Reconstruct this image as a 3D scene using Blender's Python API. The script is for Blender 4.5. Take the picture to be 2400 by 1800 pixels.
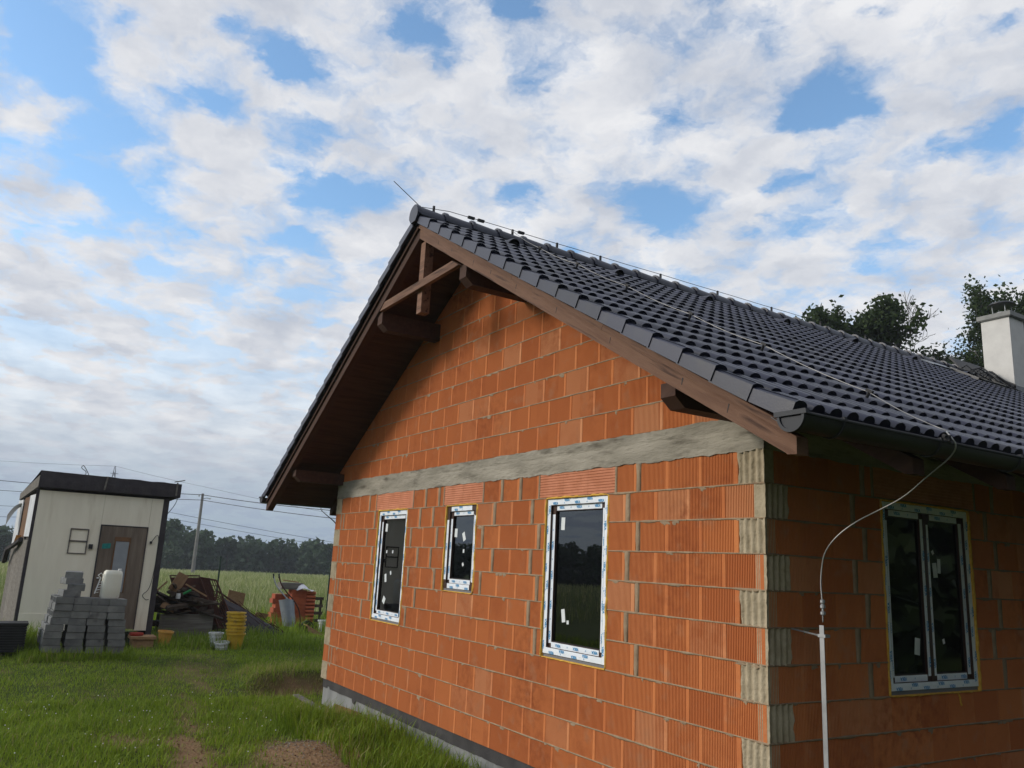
import bpy, bmesh, math, random
import numpy as np
from mathutils import Vector, Matrix, noise
for o in list(bpy.data.objects): bpy.data.objects.remove(o)
S = bpy.context.scene
COL = S.collection
R = math.radians
rnd = random.Random(7)

# ------------------------------------------------------------------ camera
cam = bpy.data.cameras.new('camera'); camo = bpy.data.objects.new('camera', cam); COL.objects.link(camo)
CAMP = Vector((3.9667, -4.5837, 1.8395))
yaw, pitch, roll = 1.02141701, 0.219611475, 0.0494592523
fw = Vector((-math.sin(yaw)*math.cos(pitch), math.cos(yaw)*math.cos(pitch), math.sin(pitch)))
rt = Vector((math.cos(yaw), math.sin(yaw), 0)); up = rt.cross(fw)
r2 = rt*math.cos(roll)+up*math.sin(roll); u2 = -rt*math.sin(roll)+up*math.cos(roll)
camo.matrix_world = Matrix(((r2.x, u2.x, -fw.x, CAMP.x), (r2.y, u2.y, -fw.y, CAMP.y), (r2.z, u2.z, -fw.z, CAMP.z), (0, 0, 0, 1)))
cam.sensor_width = 36; cam.sensor_fit = 'HORIZONTAL'; cam.lens = 28.436; cam.clip_start = 0.05; cam.clip_end = 3000
S.camera = camo
S.render.resolution_x, S.render.resolution_y = 1024, 768

# ------------------------------------------------------------------ world: daylight sky with broken clouds
W = bpy.data.worlds.new('World'); S.world = W; W.use_nodes = True
SUN_EL, SUN_AZ = R(23), R(208)        # azimuth measured from +Y clockwise
nt = W.node_tree; N = nt.nodes; LK = nt.links
for n in list(N): N.remove(n)
def wn(t, **k):
    n = N.new(t)
    for a, b in k.items(): setattr(n, a, b)
    return n
def wmath(op, a, b=None, c=None, clamp=False):
    n = wn('ShaderNodeMath', operation=op, use_clamp=clamp)
    for i, v in enumerate((a, b, c)):
        if v is None: continue
        if isinstance(v, (int, float)): n.inputs[i].default_value = v
        else: LK.new(v, n.inputs[i])
    return n.outputs[0]
def wvec(op, a, b=None):
    n = wn('ShaderNodeVectorMath', operation=op)
    for i, v in enumerate((a, b)):
        if v is None: continue
        if isinstance(v, tuple): n.inputs[i].default_value = v
        else: LK.new(v, n.inputs[i])
    return n
out = wn('ShaderNodeOutputWorld'); bg = wn('ShaderNodeBackground'); bg.inputs[1].default_value = 0.10
LK.new(bg.outputs[0], out.inputs[0])
sky = wn('ShaderNodeTexSky', sky_type='NISHITA'); sky.sun_disc = False
sky.sun_elevation = SUN_EL; sky.sun_rotation = SUN_AZ; sky.air_density = 1.0; sky.dust_density = 0.6; sky.ozone_density = 1.5
tc = wn('ShaderNodeTexCoord')
sep = wn('ShaderNodeSeparateXYZ'); LK.new(tc.outputs['Generated'], sep.inputs[0])
zc = wmath('MAXIMUM', sep.outputs[2], 0.0)
den = wmath('ADD', zc, 0.16)
px = wmath('DIVIDE', sep.outputs[0], den); py = wmath('DIVIDE', sep.outputs[1], den)
cmb = wn('ShaderNodeCombineXYZ'); LK.new(px, cmb.inputs[0]); LK.new(py, cmb.inputs[1])
PV = cmb.outputs[0]
def wnoise(vec, scale, detail, rough, dist=0.0, off=(0, 0, 0)):
    a = wvec('ADD', vec, off)
    n = wn('ShaderNodeTexNoise'); n.inputs['Scale'].default_value = scale; n.inputs['Detail'].default_value = detail
    n.inputs['Roughness'].default_value = rough; n.inputs['Distortion'].default_value = dist
    LK.new(a.outputs[0], n.inputs['Vector']); return n
warp = wnoise(PV, 7.0, 6, 0.62, 0, (3.1, 7.7, 0))
wv = wvec('SUBTRACT', warp.outputs['Color'], (0.5, 0.5, 0.5)); ws = wvec('SCALE', wv.outputs[0]); ws.inputs[3].default_value = 0.16
PW = wvec('ADD', PV, None); LK.new(ws.outputs[0], PW.inputs[1])
n1 = wnoise(PW.outputs[0], 4.2, 12, 0.55, 0.0, (11.3, 4.2, 1.0))
n2 = wnoise(PW.outputs[0], 9.0, 10, 0.60, 0.0, (2.3, 9.2, 3.0))
dens = wmath('ADD', wmath('MULTIPLY', n1.outputs[0], 0.80), wmath('MULTIPLY_ADD', n2.outputs[0], 0.62, -0.085))
# openings between the clouds, as places on the cloud layer: (x, y, radius, depth)
GAPS = [(-1.297, -0.073, 0.053, 0.25), (-1.383, -0.075, 0.062, 0.25), (-1.42, -0.002, 0.061, 0.2), (-1.506, 0.054, 0.08, 0.22), (-1.671, 0.005, 0.104, 0.25), (-1.752, 0.103, 0.083, 0.22), (-1.224, 0.032, 0.028, 0.12), (-1.156, 0.18, 0.042, 0.2), (-1.19, 0.242, 0.055, 0.22), (-1.198, 0.292, 0.041, 0.2), (-1.342, 0.21, 0.069, 0.15), (-1.375, 0.144, 0.045, 0.12), (-1.323, 0.351, 0.06, 0.22), (-1.388, 0.355, 0.038, 0.12), (-1.548, 0.214, 0.033, 0.1), (-1.471, 0.473, 0.071, 0.22), (-1.535, 0.455, 0.051, 0.15), (-1.467, 0.557, 0.058, 0.2), (-1.743, 0.46, 0.077, 0.18), (-2.034, 0.206, 0.066, 0.15), (-1.915, 0.095, 0.058, 0.12), (-2.042, 0.392, 0.07, 0.14), (-2.353, 0.735, 0.105, 0.12), (-1.001, 0.418, 0.051, 0.25), (-1.068, 0.468, 0.04, 0.12), (-0.905, 0.507, 0.035, 0.2), (-1.97, -0.045, 0.049, 0.1), (-1.885, -0.093, 0.046, 0.12), (-0.896, 0.527, 0.025, 0.2), (-0.997, 0.604, 0.041, 0.1), (-1.292, 0.807, 0.064, 0.25), (-1.013, 0.663, 0.035, 0.08), (-1.159, 1.003, 0.087, 0.25), (-1.19, 1.109, 0.074, 0.22), (-1.146, 0.929, 0.044, 0.12), (-0.93, 0.893, 0.041, 0.2), (-0.881, 0.856, 0.021, 0.12), (-0.983, 0.915, 0.029, 0.1), (-0.931, 1.152, 0.052, 0.2), (-0.985, 1.17, 0.044, 0.15), (-1.089, 1.229, 0.048, 0.15), (-0.778, 1.048, 0.08, 0.26), (-0.823, 1.043, 0.045, 0.18), (-0.742, 1.092, 0.043, 0.2), (-0.68, 0.949, 0.03, 0.12), (-0.589, 0.925, 0.031, 0.2), (-0.67, 1.321, 0.07, 0.25), (-0.619, 1.313, 0.053, 0.2), (-0.709, 1.278, 0.037, 0.15), (-0.578, 1.282, 0.025, 0.15), (-0.504, 1.065, 0.024, 0.18), (-0.476, 1.063, 0.027, 0.2), (-0.956, 1.496, 0.056, 0.1), (-1.022, 1.552, 0.053, 0.08), (-0.918, 1.761, 0.04, 0.1)]
for gx, gy, gr, ga in GAPS:
    d = wvec('DISTANCE', PW.outputs[0], (gx, gy, 0.0)).outputs['Value']
    q = wmath('DIVIDE', d, gr*0.95); e = wmath('EXPONENT', wmath('MULTIPLY', wmath('MULTIPLY', q, q), -1.0))
    dens = wmath('SUBTRACT', dens, wmath('MULTIPLY', e, ga*1.15))
cov = wn('ShaderNodeMapRange', interpolation_type='SMOOTHSTEP'); cov.inputs[1].default_value = 0.385; cov.inputs[2].default_value = 0.68
LK.new(dens, cov.inputs[0])
# low in the sky the layer closes into a pale grey band
hz = wn('ShaderNodeMapRange', interpolation_type='SMOOTHSTEP'); hz.inputs[1].default_value = 0.40; hz.inputs[2].default_value = 0.10
LK.new(zc, hz.inputs[0])
cover = wmath('MAXIMUM', cov.outputs[0], wmath('MULTIPLY', hz.outputs[0], 0.95))
shade = wnoise(PW.outputs[0], 5.0, 6, 0.55, 0.0, (5.5, 1.5, 8.0))
thick = wn('ShaderNodeMapRange'); thick.inputs[1].default_value = 0.35; thick.inputs[2].default_value = 0.72; LK.new(shade.outputs[0], thick.inputs[0])
cr = wn('ShaderNodeMixRGB'); cr.inputs[1].default_value = (7.5, 7.55, 7.75, 1); cr.inputs[2].default_value = (4.5, 4.85, 5.6, 1); LK.new(thick.outputs[0], cr.inputs[0])
hc = wn('ShaderNodeMixRGB'); LK.new(cr.outputs[0], hc.inputs[1]); hc.inputs[2].default_value = (3.0, 3.7, 4.7, 1)
lowf = wn('ShaderNodeMapRange', interpolation_type='SMOOTHSTEP'); lowf.inputs[1].default_value = 0.17; lowf.inputs[2].default_value = 0.02; LK.new(zc, lowf.inputs[0])
LK.new(lowf.outputs[0], hc.inputs[0])
skm = wn('ShaderNodeMixRGB', blend_type='MULTIPLY'); skm.inputs[0].default_value = 1.0; LK.new(sky.outputs[0], skm.inputs[1]); skm.inputs[2].default_value = (1.75, 2.05, 2.15, 1)
mx = wn('ShaderNodeMixRGB'); LK.new(cover, mx.inputs[0]); LK.new(skm.outputs[0], mx.inputs[1]); LK.new(hc.outputs[0], mx.inputs[2])
LK.new(mx.outputs[0], bg.inputs[0])
W.cycles.sampling_method = 'MANUAL' if hasattr(W.cycles, 'sampling_method') else W.cycles.sampling_method
try: W.cycles.sample_map_resolution = 512
except Exception: pass

# ------------------------------------------------------------------ sun behind thin cloud
sl = bpy.data.lights.new('sun', 'SUN'); so = bpy.data.objects.new('sun', sl); COL.objects.link(so)
sl.energy = 2.1; sl.angle = R(18); sl.color = (1.0, 0.93, 0.83)
sd = Vector((math.sin(SUN_AZ)*math.cos(SUN_EL), math.cos(SUN_AZ)*math.cos(SUN_EL), math.sin(SUN_EL)))
so.rotation_euler = sd.to_track_quat('Z', 'Y').to_euler()
S.view_settings.view_transform = 'Standard'; S.view_settings.look = 'None'
S.view_settings.exposure = 0.20; S.view_settings.gamma = 1.0; S.view_settings.use_curve_mapping = False
S.render.engine = 'CYCLES'
try:
    S.cycles.max_bounces = 6; S.cycles.diffuse_bounces = 3; S.cycles.glossy_bounces = 3; S.cycles.transmission_bounces = 4; S.cycles.transparent_max_bounces = 8; S.cycles.volume_bounces = 0
except Exception: pass

# ------------------------------------------------------------------ materials
def mat(name, c1, c2=None, scale=4.0, rough=0.8, bump=0.0, bscale=30.0, rand=0.0, spec=0.3, metal=0.0, detail=6, ramp=(0.35, 0.65), stretch=None, gen=False, c3=None, c3scale=1.2, c3ramp=(0.55, 0.7), randhue=0.0, roty=0.0):
    m = bpy.data.materials.new(name); m.use_nodes = True
    t = m.node_tree; ns = t.nodes; lk = t.links; b = ns['Principled BSDF']
    b.inputs['Roughness'].default_value = rough; b.inputs['Metallic'].default_value = metal
    b.inputs['Specular IOR Level'].default_value = spec
    tcn = ns.new('ShaderNodeTexCoord'); vec = tcn.outputs['Object']
    oi = ns.new('ShaderNodeObjectInfo')
    ad = ns.new('ShaderNodeVectorMath'); ad.operation = 'MULTIPLY_ADD'
    cx = ns.new('ShaderNodeCombineXYZ'); lk.new(oi.outputs['Random'], cx.inputs[0]); lk.new(oi.outputs['Random'], cx.inputs[1]); lk.new(oi.outputs['Random'], cx.inputs[2])
    lk.new(cx.outputs[0], ad.inputs[0]); ad.inputs[1].default_value = (37, 53, 71); lk.new(vec, ad.inputs[2]); vec = ad.outputs[0]
    if roty:
        vr = ns.new('ShaderNodeVectorRotate'); vr.rotation_type = 'Y_AXIS'; vr.inputs['Angle'].default_value = roty; lk.new(vec, vr.inputs['Vector']); vec = vr.outputs[0]
    if stretch:
        mp = ns.new('ShaderNodeVectorMath'); mp.operation = 'MULTIPLY'; lk.new(vec, mp.inputs[0]); mp.inputs[1].default_value = stretch; vec = mp.outputs[0]
    col = None
    if c2 is None: c2 = c1
    nz = ns.new('ShaderNodeTexNoise'); nz.inputs['Scale'].default_value = scale; nz.inputs['Detail'].default_value = detail; nz.inputs['Roughness'].default_value = 0.6
    lk.new(vec, nz.inputs['Vector'])
    mr = ns.new('ShaderNodeMapRange'); mr.inputs[1].default_value = ramp[0]; mr.inputs[2].default_value = ramp[1]; lk.new(nz.outputs[0], mr.inputs[0])
    mc = ns.new('ShaderNodeMixRGB'); mc.inputs[1].default_value = (*c1, 1); mc.inputs[2].default_value = (*c2, 1); lk.new(mr.outputs[0], mc.inputs[0]); col = mc.outputs[0]
    if c3:
        nz3 = ns.new('ShaderNodeTexNoise'); nz3.inputs['Scale'].default_value = c3scale; nz3.inputs['Detail'].default_value = 5; lk.new(vec, nz3.inputs['Vector'])
        mr3 = ns.new('ShaderNodeMapRange'); mr3.inputs[1].default_value = c3ramp[0]; mr3.inputs[2].default_value = c3ramp[1]; lk.new(nz3.outputs[0], mr3.inputs[0])
        m3 = ns.new('ShaderNodeMixRGB'); lk.new(mr3.outputs[0], m3.inputs[0]); lk.new(col, m3.inputs[1]); m3.inputs[2].default_value = (*c3, 1); col = m3.outputs[0]
    if rand or randhue:
        h = ns.new('ShaderNodeHueSaturation')
        v = ns.new('ShaderNodeMapRange'); v.inputs[3].default_value = 1-rand; v.inputs[4].default_value = 1+rand; lk.new(oi.outputs['Random'], v.inputs[0]); lk.new(v.outputs[0], h.inputs['Value'])
        if randhue:
            w_ = ns.new('ShaderNodeTexWhiteNoise'); w_.noise_dimensions = '1D'; lk.new(oi.outputs['Random'], w_.inputs['W'])
            v2 = ns.new('ShaderNodeMapRange'); v2.inputs[3].default_value = 0.5-randhue; v2.inputs[4].default_value = 0.5+randhue; lk.new(w_.outputs[0], v2.inputs[0]); lk.new(v2.outputs[0], h.inputs['Hue'])
        lk.new(col, h.inputs['Color']); col = h.outputs[0]
    lk.new(col, b.inputs['Base Color'])
    if bump:
        nb = ns.new('ShaderNodeTexNoise'); nb.inputs['Scale'].default_value = bscale; nb.inputs['Detail'].default_value = 5; lk.new(vec, nb.inputs['Vector'])
        bp = ns.new('ShaderNodeBump'); bp.inputs['Strength'].default_value = bump; bp.inputs['Distance'].default_value = 0.01
        lk.new(nb.outputs[0], bp.inputs['Height']); lk.new(bp.outputs[0], b.inputs['Normal'])
    return m
def attr_mat(name, c1, c2, attr='tint', rough=0.7, trans=0.0, c3=None):
    m = bpy.data.materials.new(name); m.use_nodes = True
    t = m.node_tree; ns = t.nodes; lk = t.links; b = ns['Principled BSDF']; b.inputs['Roughness'].default_value = rough; b.inputs['Specular IOR Level'].default_value = 0.25
    a = ns.new('ShaderNodeAttribute'); a.attribute_name = attr
    cr_ = ns.new('ShaderNodeValToRGB'); e = cr_.color_ramp.elements
    e[0].position = 0.0; e[0].color = (*c1, 1); e[1].position = 0.85 if c3 else 1.0; e[1].color = (*c2, 1)
    if c3: x = e.new(1.0); x.color = (*c3, 1)
    lk.new(a.outputs['Fac'], cr_.inputs[0]); lk.new(cr_.outputs[0], b.inputs['Base Color'])
    if trans:
        ms = ns.new('ShaderNodeMixShader'); tr = ns.new('ShaderNodeBsdfTranslucent'); lk.new(cr_.outputs[0], tr.inputs[0]); ms.inputs[0].default_value = trans
        lk.new(b.outputs[0], ms.inputs[1]); lk.new(tr.outputs[0], ms.inputs[2]); lk.new(ms.outputs[0], ns['Material Output'].inputs[0])
    return m
M = {}
def brick_mat():
    m = bpy.data.materials.new('clay_brick'); m.use_nodes = True; t = m.node_tree; ns = t.nodes; lk = t.links; b = ns['Principled BSDF']
    b.inputs['Roughness'].default_value = 0.9; b.inputs['Specular IOR Level'].default_value = 0.2
    oi = ns.new('ShaderNodeObjectInfo'); geo = ns.new('ShaderNodeNewGeometry'); tcn = ns.new('ShaderNodeTexCoord')
    def noise_(vec, sc, det=5):
        n = ns.new('ShaderNodeTexNoise'); n.inputs['Scale'].default_value = sc; n.inputs['Detail'].default_value = det; n.inputs['Roughness'].default_value = 0.6; lk.new(vec, n.inputs['Vector']); return n.outputs[0]
    def rng_(v, a, b_):
        n = ns.new('ShaderNodeMapRange'); n.inputs[1].default_value = a; n.inputs[2].default_value = b_; lk.new(v, n.inputs[0]); return n.outputs[0]
    def mix_(f, c1, c2):
        n = ns.new('ShaderNodeMixRGB'); lk.new(f, n.inputs[0])
        for k, c in ((1, c1), (2, c2)):
            if isinstance(c, tuple): n.inputs[k].default_value = (*c, 1)
            else: lk.new(c, n.inputs[k])
        return n.outputs[0]
    wv = ns.new('ShaderNodeTexWhiteNoise'); wv.noise_dimensions = '1D'; lk.new(oi.outputs['Random'], wv.inputs['W'])
    P = geo.outputs['Position']
    cell = ns.new('ShaderNodeVectorMath'); cell.operation = 'SNAP'; cell.inputs[1].default_value = (0.375, 0.375, 0.25); lk.new(P, cell.inputs[0])
    base = mix_(oi.outputs['Random'], (0.585, 0.205, 0.070), (0.48, 0.148, 0.049))
    base = mix_(rng_(wv.outputs[0], 0.72, 1.0), base, (0.60, 0.265, 0.125))
    wc = ns.new('ShaderNodeTexWhiteNoise'); wc.noise_dimensions = '3D'; lk.new(cell.outputs[0], wc.inputs['Vector'])
    f_ = ns.new('ShaderNodeMath'); f_.operation = 'MULTIPLY'; lk.new(rng_(noise_(P, 6.0), 0.35, 0.70), f_.inputs[0]); lk.new(rng_(wc.outputs[0], 0.2, 1.0), f_.inputs[1])
    base = mix_(f_.outputs[0], base, (0.45, 0.135, 0.045))          # fired darker in patches
    damp = ns.new('ShaderNodeMath'); damp.operation = 'MULTIPLY'; lk.new(rng_(noise_(P, 0.9, 3), 0.50, 0.70), damp.inputs[0]); lk.new(rng_(noise_(P, 12.0), 0.42, 0.70), damp.inputs[1])
    base = mix_(damp.outputs[0], base, (0.33, 0.092, 0.033))                             # damp stains
    dust = ns.new('ShaderNodeMath'); dust.operation = 'MULTIPLY'; lk.new(rng_(noise_(P, 4.3, 7), 0.56, 0.70), dust.inputs[0]); dust.inputs[1].default_value = 0.55
    base = mix_(dust.outputs[0], base, (0.48, 0.235, 0.125))                             # smeared mortar dust
    lk.new(base, b.inputs['Base Color'])
    bp = ns.new('ShaderNodeBump'); bp.inputs['Strength'].default_value = 0.35; bp.inputs['Distance'].default_value = 0.01; lk.new(noise_(P, 70), bp.inputs['Height']); lk.new(bp.outputs[0], b.inputs['Normal'])
    return m
M['brick'] = brick_mat()
M['lintel'] = mat('clay_lintel', (0.60, 0.25, 0.145), (0.50, 0.19, 0.10), 6, 0.9, 0.2, 50, rand=0.05)
M['mortar'] = mat('mortar', (0.33, 0.245, 0.16), (0.24, 0.17, 0.11), 9, 0.95, 0.6, 45, rand=0.1)
M['concrete'] = mat('concrete', (0.37, 0.335, 0.275), (0.215, 0.195, 0.155), 3.0, 0.95, 1.0, 28, c3=(0.12, 0.105, 0.08), c3scale=3.4, c3ramp=(0.56, 0.70), stretch=(0.6, 1, 2.6), ramp=(0.3, 0.7))
M['plinth'] = mat('plinth_concrete', (0.27, 0.275, 0.27), (0.18, 0.185, 0.185), 2.5, 0.92, 0.5, 30, stretch=(1, 1, 0.35), c3=(0.12, 0.12, 0.115), c3scale=4)
M['bitumen'] = mat('bitumen_felt', (0.035, 0.033, 0.034), (0.06, 0.056, 0.055), 5, 0.75, 0.5, 60)
M['mortar_light'] = mat('pale_mortar', (0.46, 0.385, 0.27), (0.33, 0.27, 0.18), 9, 0.95, 0.8, 45, rand=0.08)
M['core'] = mat('wall_core', (0.16, 0.075, 0.04), (0.12, 0.06, 0.035), 6, 0.95)
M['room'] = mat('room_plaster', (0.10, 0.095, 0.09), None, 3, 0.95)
M['timber'] = mat('stained_timber', (0.145, 0.072, 0.043), (0.225, 0.122, 0.076), 3.0, 0.8, 0.5, 25, rand=0.12, stretch=(0.6, 6, 6), c3=(0.055, 0.027, 0.018), c3scale=3.5, c3ramp=(0.54, 0.66))
M['timber_dark'] = mat('dark_stained_boards', (0.055, 0.024, 0.015), (0.08, 0.037, 0.022), 3, 0.85, 0.3, 25, stretch=(6, 0.6, 6))
M['tile'] = mat('roof_tile', (0.014, 0.016, 0.034), (0.021, 0.023, 0.045), 3.0, 0.40, 0.08, 90, rand=0.28, spec=0.5, c3=(0.028, 0.028, 0.038), c3scale=5, c3ramp=(0.56, 0.75))
M['metal_dark'] = mat('anthracite_metal', (0.028, 0.029, 0.034), (0.036, 0.037, 0.042), 4, 0.38, spec=0.5)
M['metal_mid'] = mat('grey_painted_metal', (0.026, 0.028, 0.034), (0.034, 0.036, 0.042), 4, 0.6, spec=0.35)
M['galv'] = mat('galvanised_steel', (0.42, 0.43, 0.44), (0.33, 0.34, 0.35), 8, 0.45, metal=0.6)
M['wire'] = mat('bright_wire', (0.36, 0.355, 0.34), (0.28, 0.275, 0.27), 8, 0.4, metal=0.5)
M['clip'] = mat('black_clip', (0.02, 0.02, 0.022), None, 4, 0.6)
M['frame'] = mat('brown_window_profile', (0.045, 0.022, 0.017), (0.055, 0.028, 0.02), 5, 0.45)
M['film'] = mat('protective_film', (0.82, 0.86, 0.91), (0.74, 0.79, 0.85), 9, 0.4, 0.25, 40)
M['ink'] = mat('blue_print', (0.04, 0.27, 0.54), None, 5, 0.6)
M['foam'] = mat('assembly_foam', (0.70, 0.42, 0.07), (0.55, 0.29, 0.04), 25, 0.8, 0.6, 40)
M['sill'] = mat('sill_profile', (0.16, 0.165, 0.18), None, 5, 0.5)
M['paper'] = mat('paper_sticker', (0.72, 0.74, 0.74), (0.62, 0.66, 0.66), 10, 0.7)
M['rubber'] = mat('black_gasket', (0.012, 0.012, 0.013), None, 5, 0.6)
M['stucco'] = mat('white_stucco', (0.66, 0.645, 0.61), (0.58, 0.565, 0.535), 4, 0.9, 0.35, 90)
M['capstone'] = mat('cap_concrete', (0.30, 0.30, 0.285), (0.22, 0.22, 0.21), 5, 0.9, 0.4, 40)
M['soil'] = mat('soil', (0.22, 0.13, 0.07), (0.14, 0.08, 0.045), 5, 0.95, 0.8, 25, c3=(0.23, 0.14, 0.08), c3scale=8, c3ramp=(0.5, 0.7))
M['gravel'] = mat('gravel', (0.36, 0.32, 0.27), (0.20, 0.175, 0.15), 20, 0.95, 0.8, 60, rand=0.3)
M['cream'] = mat('cream_panel', (0.80, 0.745, 0.61), (0.72, 0.66, 0.53), 2.5, 0.7, 0.15, 40, stretch=(1, 1.4, 0.25), c3=(0.52, 0.45, 0.33), c3scale=2.4, c3ramp=(0.60, 0.80))
M['felt'] = mat('roofing_felt', (0.035, 0.030, 0.035), (0.055, 0.048, 0.05), 5, 0.85, 0.7, 30)
M['grey_wood'] = mat('weathered_board', (0.20, 0.185, 0.165), (0.12, 0.105, 0.09), 3, 0.9, 0.6, 20, rand=0.15, stretch=(5, 0.5, 6))
M['old_door'] = mat('old_veneer_door', (0.19, 0.15, 0.115), (0.12, 0.092, 0.07), 3, 0.75, 0.4, 30, stretch=(4, 4, 0.5))
M['white_sheet'] = mat('white_sheet', (0.62, 0.63, 0.64), (0.5, 0.51, 0.53), 4, 0.6)
M['brown_board'] = mat('brown_board', (0.17, 0.09, 0.045), (0.10, 0.055, 0.03), 4, 0.85, 0.4, 25)
M['orange_foam'] = mat('aged_foam', (0.45, 0.20, 0.05), (0.33, 0.14, 0.04), 15, 0.9, 0.6, 30)
M['block'] = mat('grey_concrete_block', (0.20, 0.205, 0.20), (0.12, 0.124, 0.127), 4, 0.95, 0.7, 40, rand=0.16, c3=(0.075, 0.075, 0.075), c3scale=6, c3ramp=(0.6, 0.75))
M['jerry'] = mat('translucent_white_plastic', (0.66, 0.65, 0.55), (0.72, 0.71, 0.63), 3, 0.4)
M['yellow'] = mat('yellow_plastic', (0.62, 0.40, 0.03), (0.50, 0.31, 0.03), 6, 0.5, rand=0.08, c3=(0.28, 0.18, 0.05), c3scale=9, c3ramp=(0.6, 0.72))
M['orange_pl'] = mat('ochre_plastic', (0.62, 0.34, 0.07), (0.52, 0.27, 0.06), 5, 0.5, c3=(0.22, 0.15, 0.08), c3scale=8, c3ramp=(0.62, 0.72))
M['white_pl'] = mat('white_plastic', (0.68, 0.70, 0.70), (0.58, 0.59, 0.57), 5, 0.45, c3=(0.25, 0.23, 0.2), c3scale=10, c3ramp=(0.62, 0.72))
M['rust'] = mat('rusty_steel', (0.085, 0.032, 0.02), (0.05, 0.022, 0.018), 9, 0.9, 0.4, 60)
M['wood_scrap'] = mat('scrap_wood', (0.085, 0.062, 0.045), (0.045, 0.033, 0.025), 5, 0.9, 0.5, 30, rand=0.5)
M['wood_light'] = mat('light_board', (0.36, 0.225, 0.12), (0.27, 0.16, 0.085), 4, 0.85, 0.3, 30, stretch=(1, 5, 5), rand=0.15)
M['wood_wet'] = mat('wet_board', (0.20, 0.105, 0.03), (0.11, 0.055, 0.02), 5, 0.8, 0.4, 30, c3=(0.05, 0.03, 0.015), c3scale=7)
M['green_pl'] = mat('green_plastic', (0.02, 0.22, 0.06), None, 5, 0.5)
M['black_pl'] = mat('black_plastic', (0.018, 0.019, 0.022), (0.026, 0.027, 0.03), 5, 0.5)
M['tree_dark'] = attr_mat('dense_leaves', (0.010, 0.022, 0.008), (0.035, 0.055, 0.016))
M['tyre'] = mat('tyre_rubber', (0.02, 0.02, 0.02), None, 5, 0.9)
M['tub'] = mat('zinc_tub', (0.26, 0.29, 0.32), (0.20, 0.22, 0.25), 4, 0.5, metal=0.3, c3=(0.12, 0.10, 0.08), c3scale=5, c3ramp=(0.6, 0.75))
M['clay_tile'] = mat('red_clay_tile', (0.43, 0.11, 0.045), (0.32, 0.075, 0.035), 6, 0.85, 0.3, 40, rand=0.12)
M['fabric'] = mat('white_sack', (0.66, 0.66, 0.68), (0.55, 0.55, 0.58), 6, 0.8)
M['post_green'] = mat('green_steel', (0.012, 0.035, 0.02), None, 5, 0.6)
M['pole'] = mat('concrete_pole', (0.24, 0.23, 0.21), (0.18, 0.17, 0.155), 2, 0.9)
M['line'] = mat('dark_cable', (0.02, 0.02, 0.022), None, 5, 0.6)
M['bark'] = mat('bark', (0.062, 0.05, 0.038), (0.035, 0.028, 0.022), 6, 0.95, 0.6, 20)
M['birch_bark'] = mat('birch_bark', (0.20, 0.185, 0.165), (0.10, 0.09, 0.08), 5, 0.9)
M['red_rubber'] = mat('red_mat', (0.30, 0.035, 0.02), None, 5, 0.8)
M['teal'] = mat('teal_sign', (0.02, 0.22, 0.20), (0.015, 0.15, 0.14), 30, 0.6)
M['grey_panel'] = mat('grey_panel', (0.30, 0.32, 0.34), (0.24, 0.26, 0.28), 3, 0.4)
M['grass'] = attr_mat('grass_blades', (0.074, 0.138, 0.010), (0.30, 0.41, 0.036), trans=0.4, c3=(0.34, 0.30, 0.12))
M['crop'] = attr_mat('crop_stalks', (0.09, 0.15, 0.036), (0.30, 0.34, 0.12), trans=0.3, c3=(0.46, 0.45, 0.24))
M['leaf'] = attr_mat('tree_leaves', (0.012, 0.028, 0.008), (0.055, 0.085, 0.022), trans=0.35)
M['leaf_far'] = attr_mat('far_leaves', (0.016, 0.034, 0.018), (0.055, 0.090, 0.040), trans=0.2)
M['weed'] = attr_mat('weed_leaves', (0.025, 0.06, 0.012), (0.08, 0.13, 0.03), trans=0.3)
# glass: clear tinted pane, mirror at grazing angles
g = bpy.data.materials.new('window_glass'); g.use_nodes = True; t = g.node_tree; ns = t.nodes; lk = t.links
ns.remove(ns['Principled BSDF']); fr = ns.new('ShaderNodeFresnel'); fr.inputs[0].default_value = 2.1
tr = ns.new('ShaderNodeBsdfTransparent'); tr.inputs[0].default_value = (0.33, 0.34, 0.33, 1)
gl = ns.new('ShaderNodeBsdfGlossy'); gl.inputs['Roughness'].default_value = 0.0; gl.inputs[0].default_value = (0.86, 0.88, 0.92, 1)
ms = ns.new('ShaderNodeMixShader'); lk.new(fr.outputs[0], ms.inputs[0]); lk.new(tr.outputs[0], ms.inputs[1]); lk.new(gl.outputs[0], ms.inputs[2]); lk.new(ms.outputs[0], ns['Material Output'].inputs[0])
M['glass'] = g

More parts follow.
